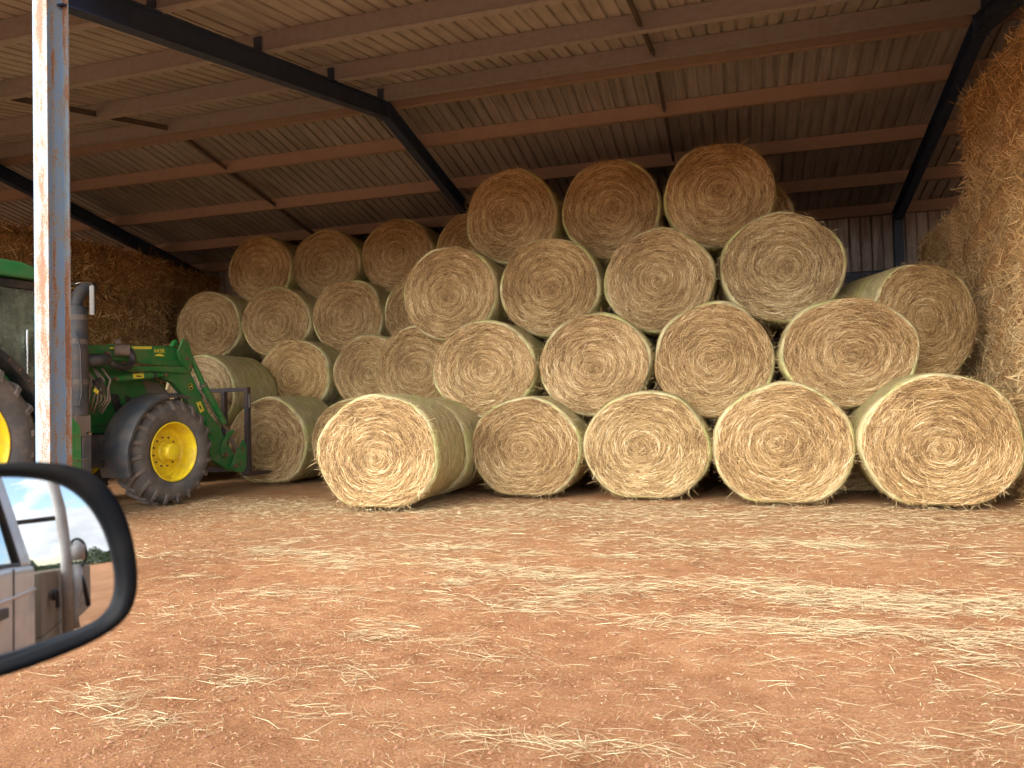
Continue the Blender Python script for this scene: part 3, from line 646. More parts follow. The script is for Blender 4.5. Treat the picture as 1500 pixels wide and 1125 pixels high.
for li in range(4):
    starts = [6.9, 9.3, 11.75] if li < 3 else [6.25, 8.68]
    nm = ['near', 'middle', 'far']
    for ci, y in enumerate(starts):
        dx = random.uniform(-.02, .03); pos = nm[ci] if li < 3 else ['near', 'far'][ci]
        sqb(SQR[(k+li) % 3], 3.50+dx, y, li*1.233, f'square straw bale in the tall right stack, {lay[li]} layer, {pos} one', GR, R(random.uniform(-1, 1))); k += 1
GQ = 'big square straw bales stacked along the left'
lay5 = ['ground', 'second', 'third', 'fourth', 'top']
for li in range(5):
    for ci, y in enumerate([8.9, 11.14, 13.36]):
        dx = random.uniform(-.05, .05) - (.25 if ci == 2 else 0)
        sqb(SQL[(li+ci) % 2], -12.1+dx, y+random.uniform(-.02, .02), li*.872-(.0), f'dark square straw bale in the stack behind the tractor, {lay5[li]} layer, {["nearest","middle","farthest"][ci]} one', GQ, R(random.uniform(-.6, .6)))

# ------------------------------------------------------------------ loose straw and clods on the ground
def loose_straw():
    P = []; Ln = []
    def patch(x, y, sx, sy, n, l0=.10): 
        P.append(np.stack([rng.normal(x, sx, n), rng.normal(y, sy, n)], 1)); Ln.append(np.clip(rng.lognormal(math.log(l0), .5, n), .02, .38))
    def clumps(x, y, sx, sy, n, l0=.10):
        m = max(3, n//90)
        for _ in range(m): patch(rng.normal(x, sx), rng.normal(y, sy), rng.uniform(.05, .26), rng.uniform(.03, .13), int(n*.62*rng.uniform(.4, 1.6))//m, l0)
    B = [(-3.4, 5.5, 1.0, .16, 1700), (-2.3, 6.1, 1.2, .18, 1500), (-1.1, 6.7, 1.4, .22, 1600), (.9, 6.7, 1.3, .2, 1700), (2.0, 6.6, .9, .3, 1000),
         (-1.9, 5.5, .9, .14, 1100), (-1.3, 5.15, .5, .16, 1100), (-.4, 5.22, .9, .12, 1700), (.6, 5.1, .8, .14, 1700), (1.35, 4.95, .45, .17, 1700), (.75, 4.85, .25, .08, 500),
         (-3.3, 4.5, .5, .12, 500), (-2.3, 4.4, .6, .12, 600), (-1.1, 4.5, .3, .10, 260), (.05, 4.28, .32, .05, 900), (.5, 4.32, .22, .05, 700), (1.15, 4.2, .25, .10, 420),
         (-1.5, 3.8, .4, .10, 220), (-1.3, 4.9, .12, .3, 300)]
    for b in B: clumps(*b)
    for b in [(-2.62, 2.62, .14, .07, 150), (-2.28, 2.48, .14, .05, 110), (-2.2, 3.0, .14, .07, 120), (-1.75, 3.2, .13, .07, 90), (-1.9, 3.75, .16, .07, 100), (-.85, 2.68, .28, .05, 150), (-.55, 2.72, .14, .04, 80), (-.15, 3.0, .1, .04, 40), (.85, 3.5, .16, .06, 60), (-1.2, 3.5, .12, .05, 40), (-1.55, 2.75, .2, .08, 60), (.3, 3.7, .2, .06, 60), (1.05, 3.9, .25, .08, 170), (1.2, 4.3, .2, .08, 160), (.5, 2.9, .15, .06, 70), (1.0, 3.1, .2, .05, 70), (.15, 2.6, .2, .04, 70), (-3.1, 4.0, .25, .08, 120)]:
        patch(*b, l0=.10)
    # thin general scatter, denser towards the shed
    n = 26000; y = 2.2+7.2*rng.uniform(0, 1, n)**.85; x = rng.uniform(-1, 1, n)*(1.2+y*.62)-.30*y; P.append(np.stack([x, y], 1)); Ln.append(np.clip(rng.lognormal(math.log(.032), .75, n), .010, .3))
    # chaff drift in front of and under the bales
    for x, sx, n in ((-6.2, .9, 1500), (-5.2, .8, 1500), (-3.6, .9, 2200), (-1.8, 1.0, 2600), (.2, 1.1, 2600), (1.9, .9, 2200)):
        m = n; P.append(np.stack([rng.normal(x, sx, m), 8.4-np.abs(rng.normal(0, .6, m))+rng.uniform(-.2, .9, m)], 1)); Ln.append(np.clip(rng.lognormal(math.log(.06), .5, m), .02, .25))
    P = np.concatenate(P); ln = np.concatenate(Ln); n = len(P)
    th = np.where(rng.uniform(size=n) < .55, rng.normal(.1, .45, n), rng.uniform(0, PI, n)); el = rng.normal(0, .07, n)
    D = np.stack([np.cos(th), np.sin(th), el], 1); z = gz(P[:, 0], P[:, 1])+.004+np.abs(rng.normal(0, .010, n))
    C = np.stack([P[:, 0], P[:, 1], z], 1); h = (ln/2)[:, None]; P0 = C-D*h; P2 = C+D*h; g0 = gz(C[:, 0], C[:, 1])+.001; P0[:, 2] = np.maximum(P0[:, 2], g0); P2[:, 2] = np.maximum(P2[:, 2], g0)
    side = np.stack([-np.sin(th), np.cos(th), np.zeros(n)], 1); P1 = C+side*(rng.normal(0, .06, n)*ln)[:, None]+np.array([0, 0, .003])
    nrm = unit(np.stack([rng.normal(0, .5, n), rng.normal(0, .5, n), np.ones(n)], 1)); W = unit(np.cross(D, nrm))*rng.uniform(.0005, .0016, n)[:, None]*np.clip(P[:, 1:2]/4.5, .8, 1.6)
    V, F, T = ribbons(P0, P1, P2, W, np.clip(rng.beta(3.4, 1.5, n), 0, 1))
    o = bpy.data.objects.new('loose_straw', raw_mesh('loose_straw', V, F, [M_BRIGHT], tone=T)); COL.objects.link(o)
    tag(o, 'loose pale straw strewn in drifts over the red dirt', 'straw', kind='stuff')
loose_straw()
def clods():
    n = 26000; y = 2.0+6.0*rng.uniform(0, 1, n)**1.3; x = rng.uniform(-1, 1, n)*(1.2+y*.62)-.30*y; s = np.clip(rng.lognormal(math.log(.0034), .55, n), .0015, .015)
    base = np.array([[1, 0, 0], [0, 1, 0], [-1, 0, 0], [0, -1, 0], [0, 0, .8], [0, 0, -.5]]); V = base[None]*s[:, None, None]*rng.uniform(.6, 1.3, (n, 6, 1))
    V = V+np.stack([x, y, gz(x, y)+s*.2], 1)[:, None]; b = np.arange(n)[:, None]*6
    F = np.concatenate([b+np.array([[i, (i+1) % 4, 4]]) for i in range(4)])
    o = bpy.data.objects.new('dirt_clods', raw_mesh('dirt_clods', V.reshape(-1, 3), F, [M_CLOD])); COL.objects.link(o); tag(o, 'small red dirt clods and grit scattered on the yard', 'dirt', kind='stuff')
clods()
def chaff():
    n = 30000; y = 2.1+6.6*rng.uniform(0, 1, n)**1.05; x = rng.uniform(-1, 1, n)*(1.3+y*.62)-.30*y
    keep = (np.sin(x*2.1+np.sin(y*3))+np.sin(y*4.3+x)+rng.normal(0, 1.1, n)) > -.5; x, y = x[keep], y[keep]; n = len(x)
    th = rng.uniform(0, PI, n); s = rng.uniform(.0015, .007, n)*np.clip(y/5, .5, 1.2); w = rng.uniform(.0005, .0012, n); z = gz(x, y)+.004+rng.exponential(.002, n)
    D = np.stack([np.cos(th)*s, np.sin(th)*s, rng.normal(0, .002, n)], 1); Wd = np.stack([-np.sin(th)*w, np.cos(th)*w, rng.normal(0, .0005, n)], 1); C = np.stack([x, y, z], 1)
    V = np.stack([C-D-Wd, C+D-Wd, C+D+Wd, C-D+Wd], 1).reshape(-1, 3); F = np.arange(4*n).reshape(-1, 4)
    o = bpy.data.objects.new('straw_chaff', raw_mesh('straw_chaff', V, F, [M_BRIGHT], tone=np.repeat(rng.beta(1.6, 2.2, n), 4))); COL.objects.link(o)
    tag(o, 'tiny broken bits of straw trodden into the red dirt', 'chaff', kind='stuff')
chaff()

# ------------------------------------------------------------------ tractor (local x forward, y inboard from the right-hand tyre face, z up)
def deer_mark(b, cx, cz, s, parent, m):
    pts = [(-.9, -.55), (-.45, .0), (-.5, .35), (-.1, .25), (.25, .35), (.35, .7), (.15, .95), (.45, .8), (.85, .75), (.6, .5), (.6, .1), (.95, -.35), (.5, -.05), (.2, -.1), (-.1, -.15), (-.35, -.2), (-.55, -.6)]
    MB().prism([(cx+x*s, cz+z*s) for x, z in pts], b, b+.002).build('emblem_mark', m, parent)
def text_mesh(txt, size, ext=.0015):
    cu = bpy.data.curves.new('lettering', 'FONT'); cu.body = txt; cu.size = size; cu.extrude = ext; cu.align_x = 'CENTER'; cu.align_y = 'CENTER'; cu.offset = .0003
    o = bpy.data.objects.new('tmp', cu); COL.objects.link(o); dg = bpy.context.evaluated_depsgraph_get(); me = bpy.data.meshes.new_from_object(o.evaluated_get(dg)); bpy.data.objects.remove(o); return me
def wheel(T, cx, R0, y0, wd, rimR, nl, hub_r, nb):
    """tyre from y0 inwards"""
    y1 = y0+wd; sh = wd*.12; prof = [(y0+.05, rimR-.01), (y0+.015, rimR+.03), (y0+.0, rimR+(R0-rimR)*.45), (y0+.012, R0-.10), (y0+sh*.8, R0-.055), (y0+wd*.3, R0-.037), (y0+wd/2, R0-.033),
            (y0+wd*.7, R0-.037), (y1-sh*.8, R0-.055), (y1-.012, R0-.10), (y1, rimR+(R0-rimR)*.45), (y1-.015, rimR+.03), (y1-.05, rimR-.01)]
    t = MB().rev(prof, cx, R0, 96).build('tyre', M_TYRE, T, smooth=True)
    # lugs
    lg = MB()
    for side in (0, 1):
        for k in range(nl):
            a0 = 2*PI*(k+side*.5)/nl; secs = []
            path = [(.52, R0-.034, 0), (.36, R0-.037, .10), (.2, R0-.045, .19), (.07, R0-.075, .25), (-.012, R0-.135, .275)]
            for (fy, rb, da) in path:
                y = y0+wd*fy if side == 0 else y1-wd*fy; a = a0-da*(.62 if R0 > .8 else .95); hw = .024/R0*(1.25 if fy < .1 else 1); top = R0 if fy > .1 else R0-.012
                if fy < .0: top = rb+.022
                if fy < .1 and fy > 0: top = R0-.018
                secs.append([(cx+r*math.cos(a+s*hw*q), y, R0+r*math.sin(a+s*hw*q)) for s, r, q in ((-1, rb-.01, 1.25), (-1, top, .8), (1, top, .8), (1, rb-.01, 1.25))])
            vs = [p for s_ in secs for p in s_]; fs = []
            for i in range(len(secs)-1):
                for j in range(4): fs.append((i*4+j, i*4+(j+1) % 4, (i+1)*4+(j+1) % 4, (i+1)*4+j))
            fs += [(3, 2, 1, 0), tuple(range(len(vs)-4, len(vs)))]; lg.add(vs, fs)
    lg.build('tread_lugs', M_LUG, t)
    rm = MB().rev([(y0+.045, rimR-.012), (y0+.028, rimR-.004), (y0+.022, rimR-.018), (y0+.035, rimR-.032), (y0+.08, rimR-.042), (y0+.11, rimR-.06), (y0+wd*.5, rimR-.075), (y0+wd*.55, rimR-.10), (y0+wd*.52, rimR-.16), (y0+wd*.47, hub_r+.06), (y0+wd*.45, .0001)], cx, R0, 64).build('rim', M_YEL, T, smooth=True, autos=True)
    hb = MB().rev([(y0+wd*.46, hub_r+.035), (y0+wd*.40, hub_r+.03), (y0+wd*.36, hub_r+.005), (y0+wd*.12, hub_r), (y0+wd*.08, hub_r-.012), (y0+wd*.07, hub_r-.04), (y0+wd*.065, .0001)], cx, R0, 40).build('hub', M_YEL, rm, smooth=True, autos=True)
    bl = MB()
    for k in range(nb):
        a = 2*PI*k/nb+.2; rr = hub_r+.078; bl.disc(cx+rr*math.cos(a), y0+wd*.44, R0+rr*math.sin(a), .013, .03, 6)
    bl.build('wheel_bolts', M_PIN, rm)
    return t
def tractor():
    T = empty('tractor', (-7.1, 8.27, 0), R(85)); tag(T, 'green tractor with yellow wheels and front loader with pallet fork, behind rusty post', 'tractor')
    FX = .11
    wheel(T, FX, .69, 0.0, .42, .395, 20, .112, 12); wheel(T, FX, .69, 1.70, .42, .395, 20, .112, 12)
    wheel(T, -2.70, .92, -.06, .52, .575, 22, .15, 12); wheel(T, -2.78, .91, 1.66, .52, .56, 22, .15, 12)
    MB().tube([(FX, .2, .69), (FX, 1.9, .69)], .09, 14).box(FX-.16, FX+.16, .8, 1.3, .5, .85).build('front_axle', M_GREEN, T, bevel=.01)
    MB().tube([(-2.78, .2, .91), (-2.78, 1.9, .91)], .16, 16).box(-3.1, -1.6, .75, 1.35, .62, 1.2).build('transmission', M_BLACK, T, bevel=.02)
    MB().box(-1.7, .55, .78, 1.32, .62, 1.05).box(-.9, .3, .70, .78, .68, .95).box(-.9, .3, 1.321, 1.4, .68, .95).build('engine_block', M_BLACK, T, bevel=.02)
    # front mudguards: curved strips over the tyre, closed thick
    for y0 in (-.02, 1.68):
        ang = [math.radians(a) for a in range(72, 205, 7)]; f = MB(); secs = []
        for a in ang:
            r = .765+(.02 if a > 2.9 else 0); 
            secs.append([(FX+(r+dr)*math.cos(a), y, .67+(r+dr)*math.sin(a)) for y, dr in ((y0, -.035), (y0, .0), (y0+.06, .022), (y0+.42, .026), (y0+.47, .0), (y0+.47, -.012), (y0+.42, .014), (y0+.06, .010), (y0+.012, -.012), (y0+.012, -.035))])
        vs = [p for s_ in secs for p in s_]; n = 10; fs = []
        for i in range(len(secs)-1):
            for j in range(n): fs.append((i*n+j, i*n+(j+1) % n, (i+1)*n+(j+1) % n, (i+1)*n+j))
        fs += [tuple(range(n-1, -1, -1)), tuple(range(len(vs)-n, len(vs)))]
        g = f.add(vs, fs).build('mudguard', M_GREY, T, smooth=True, autos=True)
        MB().beam((FX-.767, y0+.1, .52), (FX-.772, y0+.2, .52), .006, .025).build('moulded_badge', M_BLACK, g)
        MB().beam((FX+.24, y0+.25, 1.39), (FX+.30, y0+.5, .95), .04, .03).build('mudguard_bracket', M_GREEN, T)
    # bonnet
    hood = [(-1.15, .98), (-1.15, 1.86), (-.6, 1.84), (.1, 1.76), (.52, 1.66), (.70, 1.50), (.74, 1.2), (.70, .90), (.35, .86), (-.35, .95)]
    h = MB().prism(hood, .72, 1.38).build('bonnet', M_GREEN, T, smooth=False, bevel=.035)
    MB().prism([(.22, 1.66), (.48, 1.62), (.68, 1.48), (.715, 1.22), (.60, 1.12), (.40, 1.34)], .708, .7185).build('grille_panel', M_DUST, h, bevel=.003)
    MB().prism([(-.29, 1.47), (-.16, 1.45), (-.10, 1.24), (-.20, 1.22)], .70, .7185).build('bonnet_vent', M_BLACK, h)
    MB().prism([(-.05, 1.45), (.04, 1.42), (.10, 1.26), (.0, 1.25)], .712, .7185).build('bonnet_vent', M_BLACK, h)
    MB().box(-.9, .3, .705, .7185, 1.045, 1.055).beam((-.45, .71, 1.42), (.25, .71, 1.02), .008, .008).build('bonnet_seam', M_BLACK, h)
    # loader: two arms
    beam_p = [(-.98, 2.04), (-.51, 2.07), (.16, 2.10), (.49, 2.11), (.62, 2.07), (.69, 1.97), (.68, 1.84), (.21, 1.84), (-.17, 1.87), (-.42, 1.88), (-.98, 1.86)]
    lower = [(.29, 1.75), (.49, 1.765), (.80, 1.775), (.89, 1.63), (1.01, 1.42), (1.15, 1.18), (1.36, .99), (1.46, .79), (1.61, .61), (1.74, .46), (1.76, .30), (1.60, .30), (1.20, .50), (1.11, .76), (.96, 1.07), (.79, 1.31), (.66, 1.47), (.48, 1.62), (.31, 1.67)]
    for side, b in ((0, .42), (1, 1.60)):
        s = 1 if side == 0 else -1; out = (lambda y, t: (y-t, y)) if side == 0 else (lambda y, t: (y+.10, y+.10+t))
        arm = MB().prism(beam_p, b, b+.10).build('loader_arm', M_GREEN, T, bevel=.006)
        MB().prism([(x, z-.002) for x, z in lower], b+.004, b+.096).build('loader_arm', M_GREEN, T, bevel=.006)
        o0, o1 = out(b, .045)
        MB().prism([(-.47, 1.765), (-.44, 1.80), (-.19, 1.815), (.60, 1.835), (.72, 1.85), (.79, 1.80), (.77, 1.755), (.63, 1.745), (.23, 1.755), (-.45, 1.745)], min(o0, o1), max(o0, o1)).build('levelling_link', M_GREEN, T, bevel=.006)
        k0, k1 = out(b, .075)
        MB().prism([(.60, 2.22), (.67, 2.22), (.74, 2.10), (.75, 1.93), (.76, 1.80), (.70, 1.78), (.60, 1.86), (.53, 1.95), (.50, 2.04), (.56, 2.13)], k0 if side == 0 else k1-.03, (k0+.03) if side == 0 else k1).build('bell_crank', M_GREEN, T, bevel=.005)
        yk = k0-.012 if side == 0 else k1
        pins = MB()
        for x, z, r in ((.66, 1.95, .028), (.73, 1.835, .024), (.63, 2.19, .018), (-.62, 1.95, .03), (-.50, 1.64, .022), (.29, 1.71, .022)): pins.disc(x, yk-.0, z, r, .05, 14)
        pins.build('pivot_pins', M_PIN, T)
        MB().prism([(.50, 2.12), (.56, 2.20), (.58, 2.21), (.60, 2.12)], b+.02, b+.08).build('stop_lug', M_GREEN, T)
        # lift cylinder, tilt cylinder
        yc = b+.05 if side == 0 else b+.05
        yo = b-.03 if side == 0 else b+.13
        c = MB().tube([(-.52, yo+.02, 1.64), (-.47, yo+.02, 1.645)], .045, 14).tube([(-.47, yo+.02, 1.645), (.10, yo+.02, 1.70)], .052, 18).build('lift_cylinder', M_GREEN, T, smooth=True, autos=True)
        MB().tube([(.10, yo+.02, 1.70), (.14, yo+.02, 1.703)], .056, 18).build('cylinder_gland', M_BLACK, c); MB().tube([(.14, yo+.02, 1.703), (.33, yo+.02, 1.715)], .034, 14).build('cylinder_rod', M_GREEN, c, smooth=True, autos=True)
        if side == 0:
            m = MB().add([(-.235+(.17*t), yo+.02-.0535*math.cos(a), 1.672+.0165*t*.9+.0535*math.sin(a)) for t in (0, 1) for a in np.linspace(-.55, .75, 7)], [(i, i+1, i+8, i+7) for i in range(6)]); m.build('warning_label', M_YDEC, c)
            MB().box(-.19, -.11, yo+.02-.057, yo+.02-.0555, 1.674, 1.689).build('label_print', M_STEEL, c)
        yt = b-.045 if side == 0 else b+.145
        c2 = MB().tube([(1.00, yt, 1.58), (1.40, yt, 1.03)], .050, 18).build('tilt_cylinder', M_GREEN, T, smooth=True, autos=True)
        MB().tube([(.66, yt, 2.15), (.80, yt, 1.92), (.99, yt, 1.60)], .030, 14).tube([(.84, yt, 1.85), (1.0, yt, 1.585)], .037, 14).build('cylinder_rod', M_GREEN, c2, smooth=True, autos=True)
        MB().tube([(.985, yt, 1.602), (1.005, yt, 1.573)], .054, 18).build('cylinder_collar', M_DUST, c2, smooth=True, autos=True)
        MB().tube([(.86, yt+.045*s, 1.70), (1.0, yt+.045*s, 1.48), (1.15, yt+.045*s, 1.30), (1.36, yt+.045*s, 1.0)], .011, 8).build('hydraulic_hose', M_HOSE, c2, smooth=True)
        # cover plate, hook link, fork bracket
        ov = [(1.155+.13*math.cos(a)*.0+(.075*math.cos(a))*math.cos(.45)+(.15*math.sin(a))*math.sin(.45)*-1*-1*.0+(-.15*math.sin(a))*.30, 1.0+.150*math.sin(a)) for a in np.linspace(0, 2*PI, 25)[:-1]]
        o0, o1 = out(b, .022); cp = MB().prism(ov, min(o0, o1), max(o0, o1)-.0).build('cover_plate', M_GREEN, T, bevel=.006)
        bo = MB(); 
        for x, z in ((1.12, 1.09), (1.17, .90)): bo.disc(x, (o0-.008) if side == 0 else o1, z, .012, .01, 8)
        bo.build('plate_bolts', M_PIN, cp)
        h0 = b-.05 if side == 0 else b+.11
        MB().prism([(1.37, .52), (1.34, .60), (1.35, .71), (1.46, .87), (1.58, .93), (1.615, .90), (1.50, .80), (1.425, .69), (1.43, .56)], h0, h0+.03).build('quick_hitch_link', M_GREEN, T, bevel=.006)
        MB().beam((1.50, h0+.05, .90), (1.72, h0+.05, .62), .03, .06).beam((1.42, h0+.06, 1.02), (1.60, h0+.06, .86), .03, .05).build('tilt_link', M_DUST, T, bevel=.005)
        MB().prism([(1.52, .36), (1.62, .54), (1.80, .76), (1.86, .66), (1.85, .36), (1.79, .27), (1.64, .28)], h0-.012, h0+.016).build('fork_bracket', M_GREEN, T, bevel=.006)
        pp = MB()
        for x, z, r in ((1.40, .56, .034), (1.60, .38, .034), (1.75, .63, .026), (1.70, .40, .018)): pp.disc(x, h0-.04 if side == 0 else h0+.03, z, r, .06, 14)
        pp.build('pivot_pins', M_PIN, T)
        # upright mast carrying the arm
        MB().prism([(-1.02, 2.0), (-.80, 2.0), (-.66, 1.72), (-.50, 1.72), (-.44, 1.64), (-.55, 1.52), (-.72, 1.40), (-.74, .85), (-1.0, .85)], b+.105 if side == 0 else b-.045, b+.145 if side == 0 else b-.005).build('loader_mast', M_GREEN, T, bevel=.006)
    # decals on the visible arm
    y = .42-.0022
    a0 = T
    MB().prism([(-.20, 2.068), (.13, 2.088), (.12, 2.052), (-.16, 2.035)], y, .4195).build('arm_stripe', M_YDEC, T); MB().prism([(-.53, 2.040), (-.41, 2.047), (-.415, 2.022), (-.53, 2.012)], y, .4195).build('arm_stripe', M_YDEC, T)
    MB().beam((.145, .4185, 2.10), (.17, .4185, 1.85), .002, .006).build('arm_seam', M_DUST, T)
    MB().prism([(.17, 1.962), (.21, 1.992), (.29, 1.996), (.345, 1.966)], y, .4195).build('arm_decal', M_YDEC, T)
    me = text_mesh('643R', .078); me.materials.append(M_YDEC); o = bpy.data.objects.new('model_number', me); COL.objects.link(o); o.parent = T
    # viewer looks along +y with +x to the right and z up
    o.rotation_euler = (R(90), 0, 0); o.location = (.255, .4185, 2.035); o.scale = (1.12, 1, 1)
    yl = .424-.0022
    MB().prism([(.905, 1.335), (.99, 1.355), (1.06, 1.22), (.98, 1.185)], yl, .4235).build('warning_label', M_YDEC, T)
    MB().prism([(.965, 1.30), (.985, 1.285), (1.01, 1.24), (.99, 1.235), (.975, 1.26), (.955, 1.275)], yl-.002, yl-.0002).build('label_print', M_BLACK, T)
    MB().disc(.80, .4195, 1.56, .052, .004, 28).build('round_emblem', M_BLACK, T)
    em = MB().rev([(.4188, .040), (.4188, .046), (.4192, .046), (.4192, .040)], .80, 1.56, 28, True).build('emblem_ring', M_YDEC, T)
    deer_mark(.4170, .80, 1.56, .030, T, M_YDEC)
    # pallet fork carriage
    fx = 1.88; st = MB()
    for yy in (.35, .80, 1.30, 1.75): st.box(fx, fx+.075, yy, yy+.07, .33 if yy in (.35, 1.75) else .36, 1.565 if yy in (.35, 1.75) else 1.52)
    st.box(fx+.0015, fx+.07, .42, 1.75, 1.50, 1.560).box(fx-.002, fx+.073, .34, 1.83, .26, .332)
    fk = st.build('fork_carriage', M_STEEL, T, bevel=.004)
    MB().box(fx+.02, fx+.055, .342, .3495, 1.25, 1.46).build('white_decal', M_CREAM, fk, bevel=.003)
    for yy in (.36, 1.62):
        MB().prism([(fx-.02, .20), (fx-.02, .258), (fx+.40, .255), (fx+.56, .235), (fx+.56, .215), (fx+.40, .20)], yy, yy+.11).build('fork_tine', M_STEEL, T, bevel=.003)
    # exhaust / intake stack
    ex, ey = -1.17, .20
    e = MB().tube([(ex, ey, 1.20), (ex, ey, 2.44)], .122, 28).build('exhaust_stack', M_GREY, T, smooth=True, autos=True)
    msc = paint('scuffed_shield', (.10, .085, .075), .7, amount=.7, scale=40)
    for z in (1.55, 2.02, 2.30): MB().tube([(ex, ey, z), (ex, ey, z+.06)], .1235, 28).build('heat_shield_band', msc, e, smooth=True, autos=True)
    MB().tube([(ex, ey, 2.44), (ex, ey, 2.50), (ex+.02, ey, 2.58), (ex+.07, ey, 2.65), (ex+.15, ey, 2.70), (ex+.22, ey, 2.71)], [.075, .075, .075, .075, .073, .072], 20).build('exhaust_elbow', M_GREY, e, smooth=True)
    MB().tube([(ex, ey, 2.43), (ex, ey, 2.46)], .125, 28).build('exhaust_clamp', M_GREY, e)
    MB().tube([(ex-.10, ey-.125, 2.15), (ex-.06, ey-.135, 1.95), (ex-.05, ey-.135, 1.45), (ex-.08, ey-.13, 1.30), (ex-.13, ey-.13, 1.30)], .010, 8)  .build('grab_rail', M_GREY, T, smooth=True)
    MB().box(ex-.10, ex+.10, ey-.10, ey+.10, .92, 1.198).build('perforated_guard', M_DUST, T, bevel=.01)
    # mirror on its arm
    MB().tube([(-1.75, .05, 2.66), (-1.46, -.02, 2.68), (-1.38, -.04, 2.68)], .016, 10).tube([(-1.38, -.04, 2.68), (-1.28, -.05, 2.72), (-1.17, -.05, 2.71), (-1.15, -.05, 2.60)], .008, 8).build('mirror_arm', M_CHROME, T, smooth=True)
    mr = MB().beam((-1.24, -.14, 2.51), (-1.12, -.02, 2.51), .055, .30).build('wing_mirror', M_BLACK, T, bevel=.018)
    MB().beam((-1.265, -.165, 2.50), (-1.241, -.141, 2.50), .05, .34).build('mirror_rim', M_CREAM, mr, bevel=.010)
    # air pipe looping beside the arm
    MB().tube([(-1.10, .25, 1.84), (-.90, .22, 1.85), (-.74, .20, 1.87)], [.075, .075, .068], 18).build('intake_pipe', M_GREY, T, smooth=True)
    MB().tube([(-.74, .20, 1.86), (-.66, .20, 1.80), (-.52, .22, 1.775), (-.40, .24, 1.80), (-.33, .25, 1.87), (-.33, .27, 1.95), (-.38, .30, 2.02), (-.44, .33, 2.03)], .045, 16).build('intake_hose', M_BLACK, T, smooth=True)
    MB().tube([(-.50, .38, 2.0), (-.36, .28, 2.0)], .075, 18).tube([(-.47, .40, 2.10), (-.42, .36, 2.11)], .04, 10).build('hose_clamp_cover', M_DUST, T, smooth=True, autos=True)
    # hydraulic hoses and coupler
    rr = random.Random(3); hs = MB()
    for k in range(8):
        x0 = -1.0+.042*k; hs.tube([(x0, .30+.03*(k%3), 1.76), (x0+.07+rr.uniform(-.03, .03), .24+.03*(k%3), 1.62), (x0-.01+rr.uniform(-.05, .05), .22+.04*(k%2), 1.50), (x0+.03+rr.uniform(-.04, .04), .26, 1.38), (-.92+.03*k, .36, 1.30-.03*(k%4))], .012, 8)
    hs.build('hydraulic_hoses', M_HOSE, T, smooth=True)
    cb = MB().beam((-.88, .24, 1.62), (-.78, .24, 1.46), .05, .10).build('hose_coupler', M_BLACK, T, bevel=.005); MB().beam((-.935, .212, 1.50), (-.875, .212, 1.46), .004, .045).build('coupler_label', M_YDEC, cb)
    # step, battery box
    MB().prism([(-1.50, .55), (-1.50, 1.20), (-1.45, 1.20), (-1.33, 1.06), (-1.32, .55)], -.05, -.03).build('step_side_plate', M_GREEN, T, bevel=.004)
    stp = MB()
    for z in (.45, .72, .98): stp.box(-1.85, -1.48, -.03, .28, z, z+.03)
    stp.build('steps', M_BLACK, T, bevel=.004)
    MB().box(-1.31, -1.19, -.05, .35, .48, .96).build('battery_box', M_GREY, T, bevel=.012); MB().tube([(-1.22, -.02, .985), (-1.18, -.02, .985)], .02, 8).tube([(-1.46, -.055, .965), (-1.25, -.055, .97)], .005, 6).tube([(-1.46, -.055, .68), (-1.25, -.055, .70)], .005, 6).build('latch_rod', M_CHROME, T)
    MB().box(-1.15, -.65, .35, .7, .55, .95).tube([(-1.15, .3, .62), (-.7, .32, .66)], .012, 6).tube([(-1.15, .3, .56), (-.7, .32, .60)], .012, 6).build('fuel_tank', M_BLACK, T, bevel=.03)
    # rear mudguards
    for y0, y1 in ((-.02, .45), (1.65, 2.12)):
        ang = [math.radians(a) for a in range(12, 150, 8)]; sec = []
        for a in ang: sec.append([(-2.78+r*math.cos(a), y, .95+r*math.sin(a)) for y, r in ((y0, 1.03), (y0, 1.10), (y1, 1.10), (y1, 1.03))])
        vs = [p for s_ in sec for p in s_]; fs = [(i*4+j, i*4+(j+1) % 4, (i+1)*4+(j+1) % 4, (i+1)*4+j) for i in range(len(sec)-1) for j in range(4)]+[(3, 2, 1, 0), tuple(range(len(vs)-4, len(vs)))]
        g = MB().add(vs, fs).build('rear_mudguard', M_BLACK, T, smooth=True, autos=True)
        MB().prism([(-2.78+1.02*math.cos(a), .95+1.02*math.sin(a)) for a in ang]+[(-2.4, 1.2)], y0+.20, y0+.23).build('mudguard_side', M_GREEN, g)
        bt = MB()
        for a in ang[1:8]: bt.disc(-2.78+1.065*math.cos(a), y0-.006, .95+1.065*math.sin(a), .010, .006, 8)
        bt.build('mudguard_bolts', M_PIN, g)
    # cab
    fr = MB()
    for (xa, xb) in ((-3.25, -3.15), (-1.62, -1.54)):
        for yy in (.27, 1.76): fr.box(xa, xb, yy, yy+.07, 1.2, 2.68)
    fr.box(-3.25, -1.54, .265, 1.835, 2.60, 2.69).box(-3.25, -1.54, .265, 1.835, 1.12, 1.198).box(-2.44, -2.39, .272, .33, 1.2, 2.6)
    cab = fr.build('cab_frame', M_BLACK, T, bevel=.01)
    for (x0, x1, y0, y1) in ((-3.15, -2.44, .30, .306), (-2.39, -1.62, .30, .306), (-3.15, -1.62, 1.79, 1.796), (-1.60, -1.594, .34, 1.76), (-3.21, -3.204, .34, 1.76)):
        MB().box(x0+.001, x1-.001, y0, y1, 1.205, 2.595).build('cab_window', M_GLASS, cab)
    MB().prism([(-3.42, 2.70), (-3.42, 2.80), (-3.2, 2.90), (-1.8, 2.88), (-1.42, 2.80), (-1.40, 2.71)], .20, 1.90).build('cab_roof', M_GREEN2, T, bevel=.03)
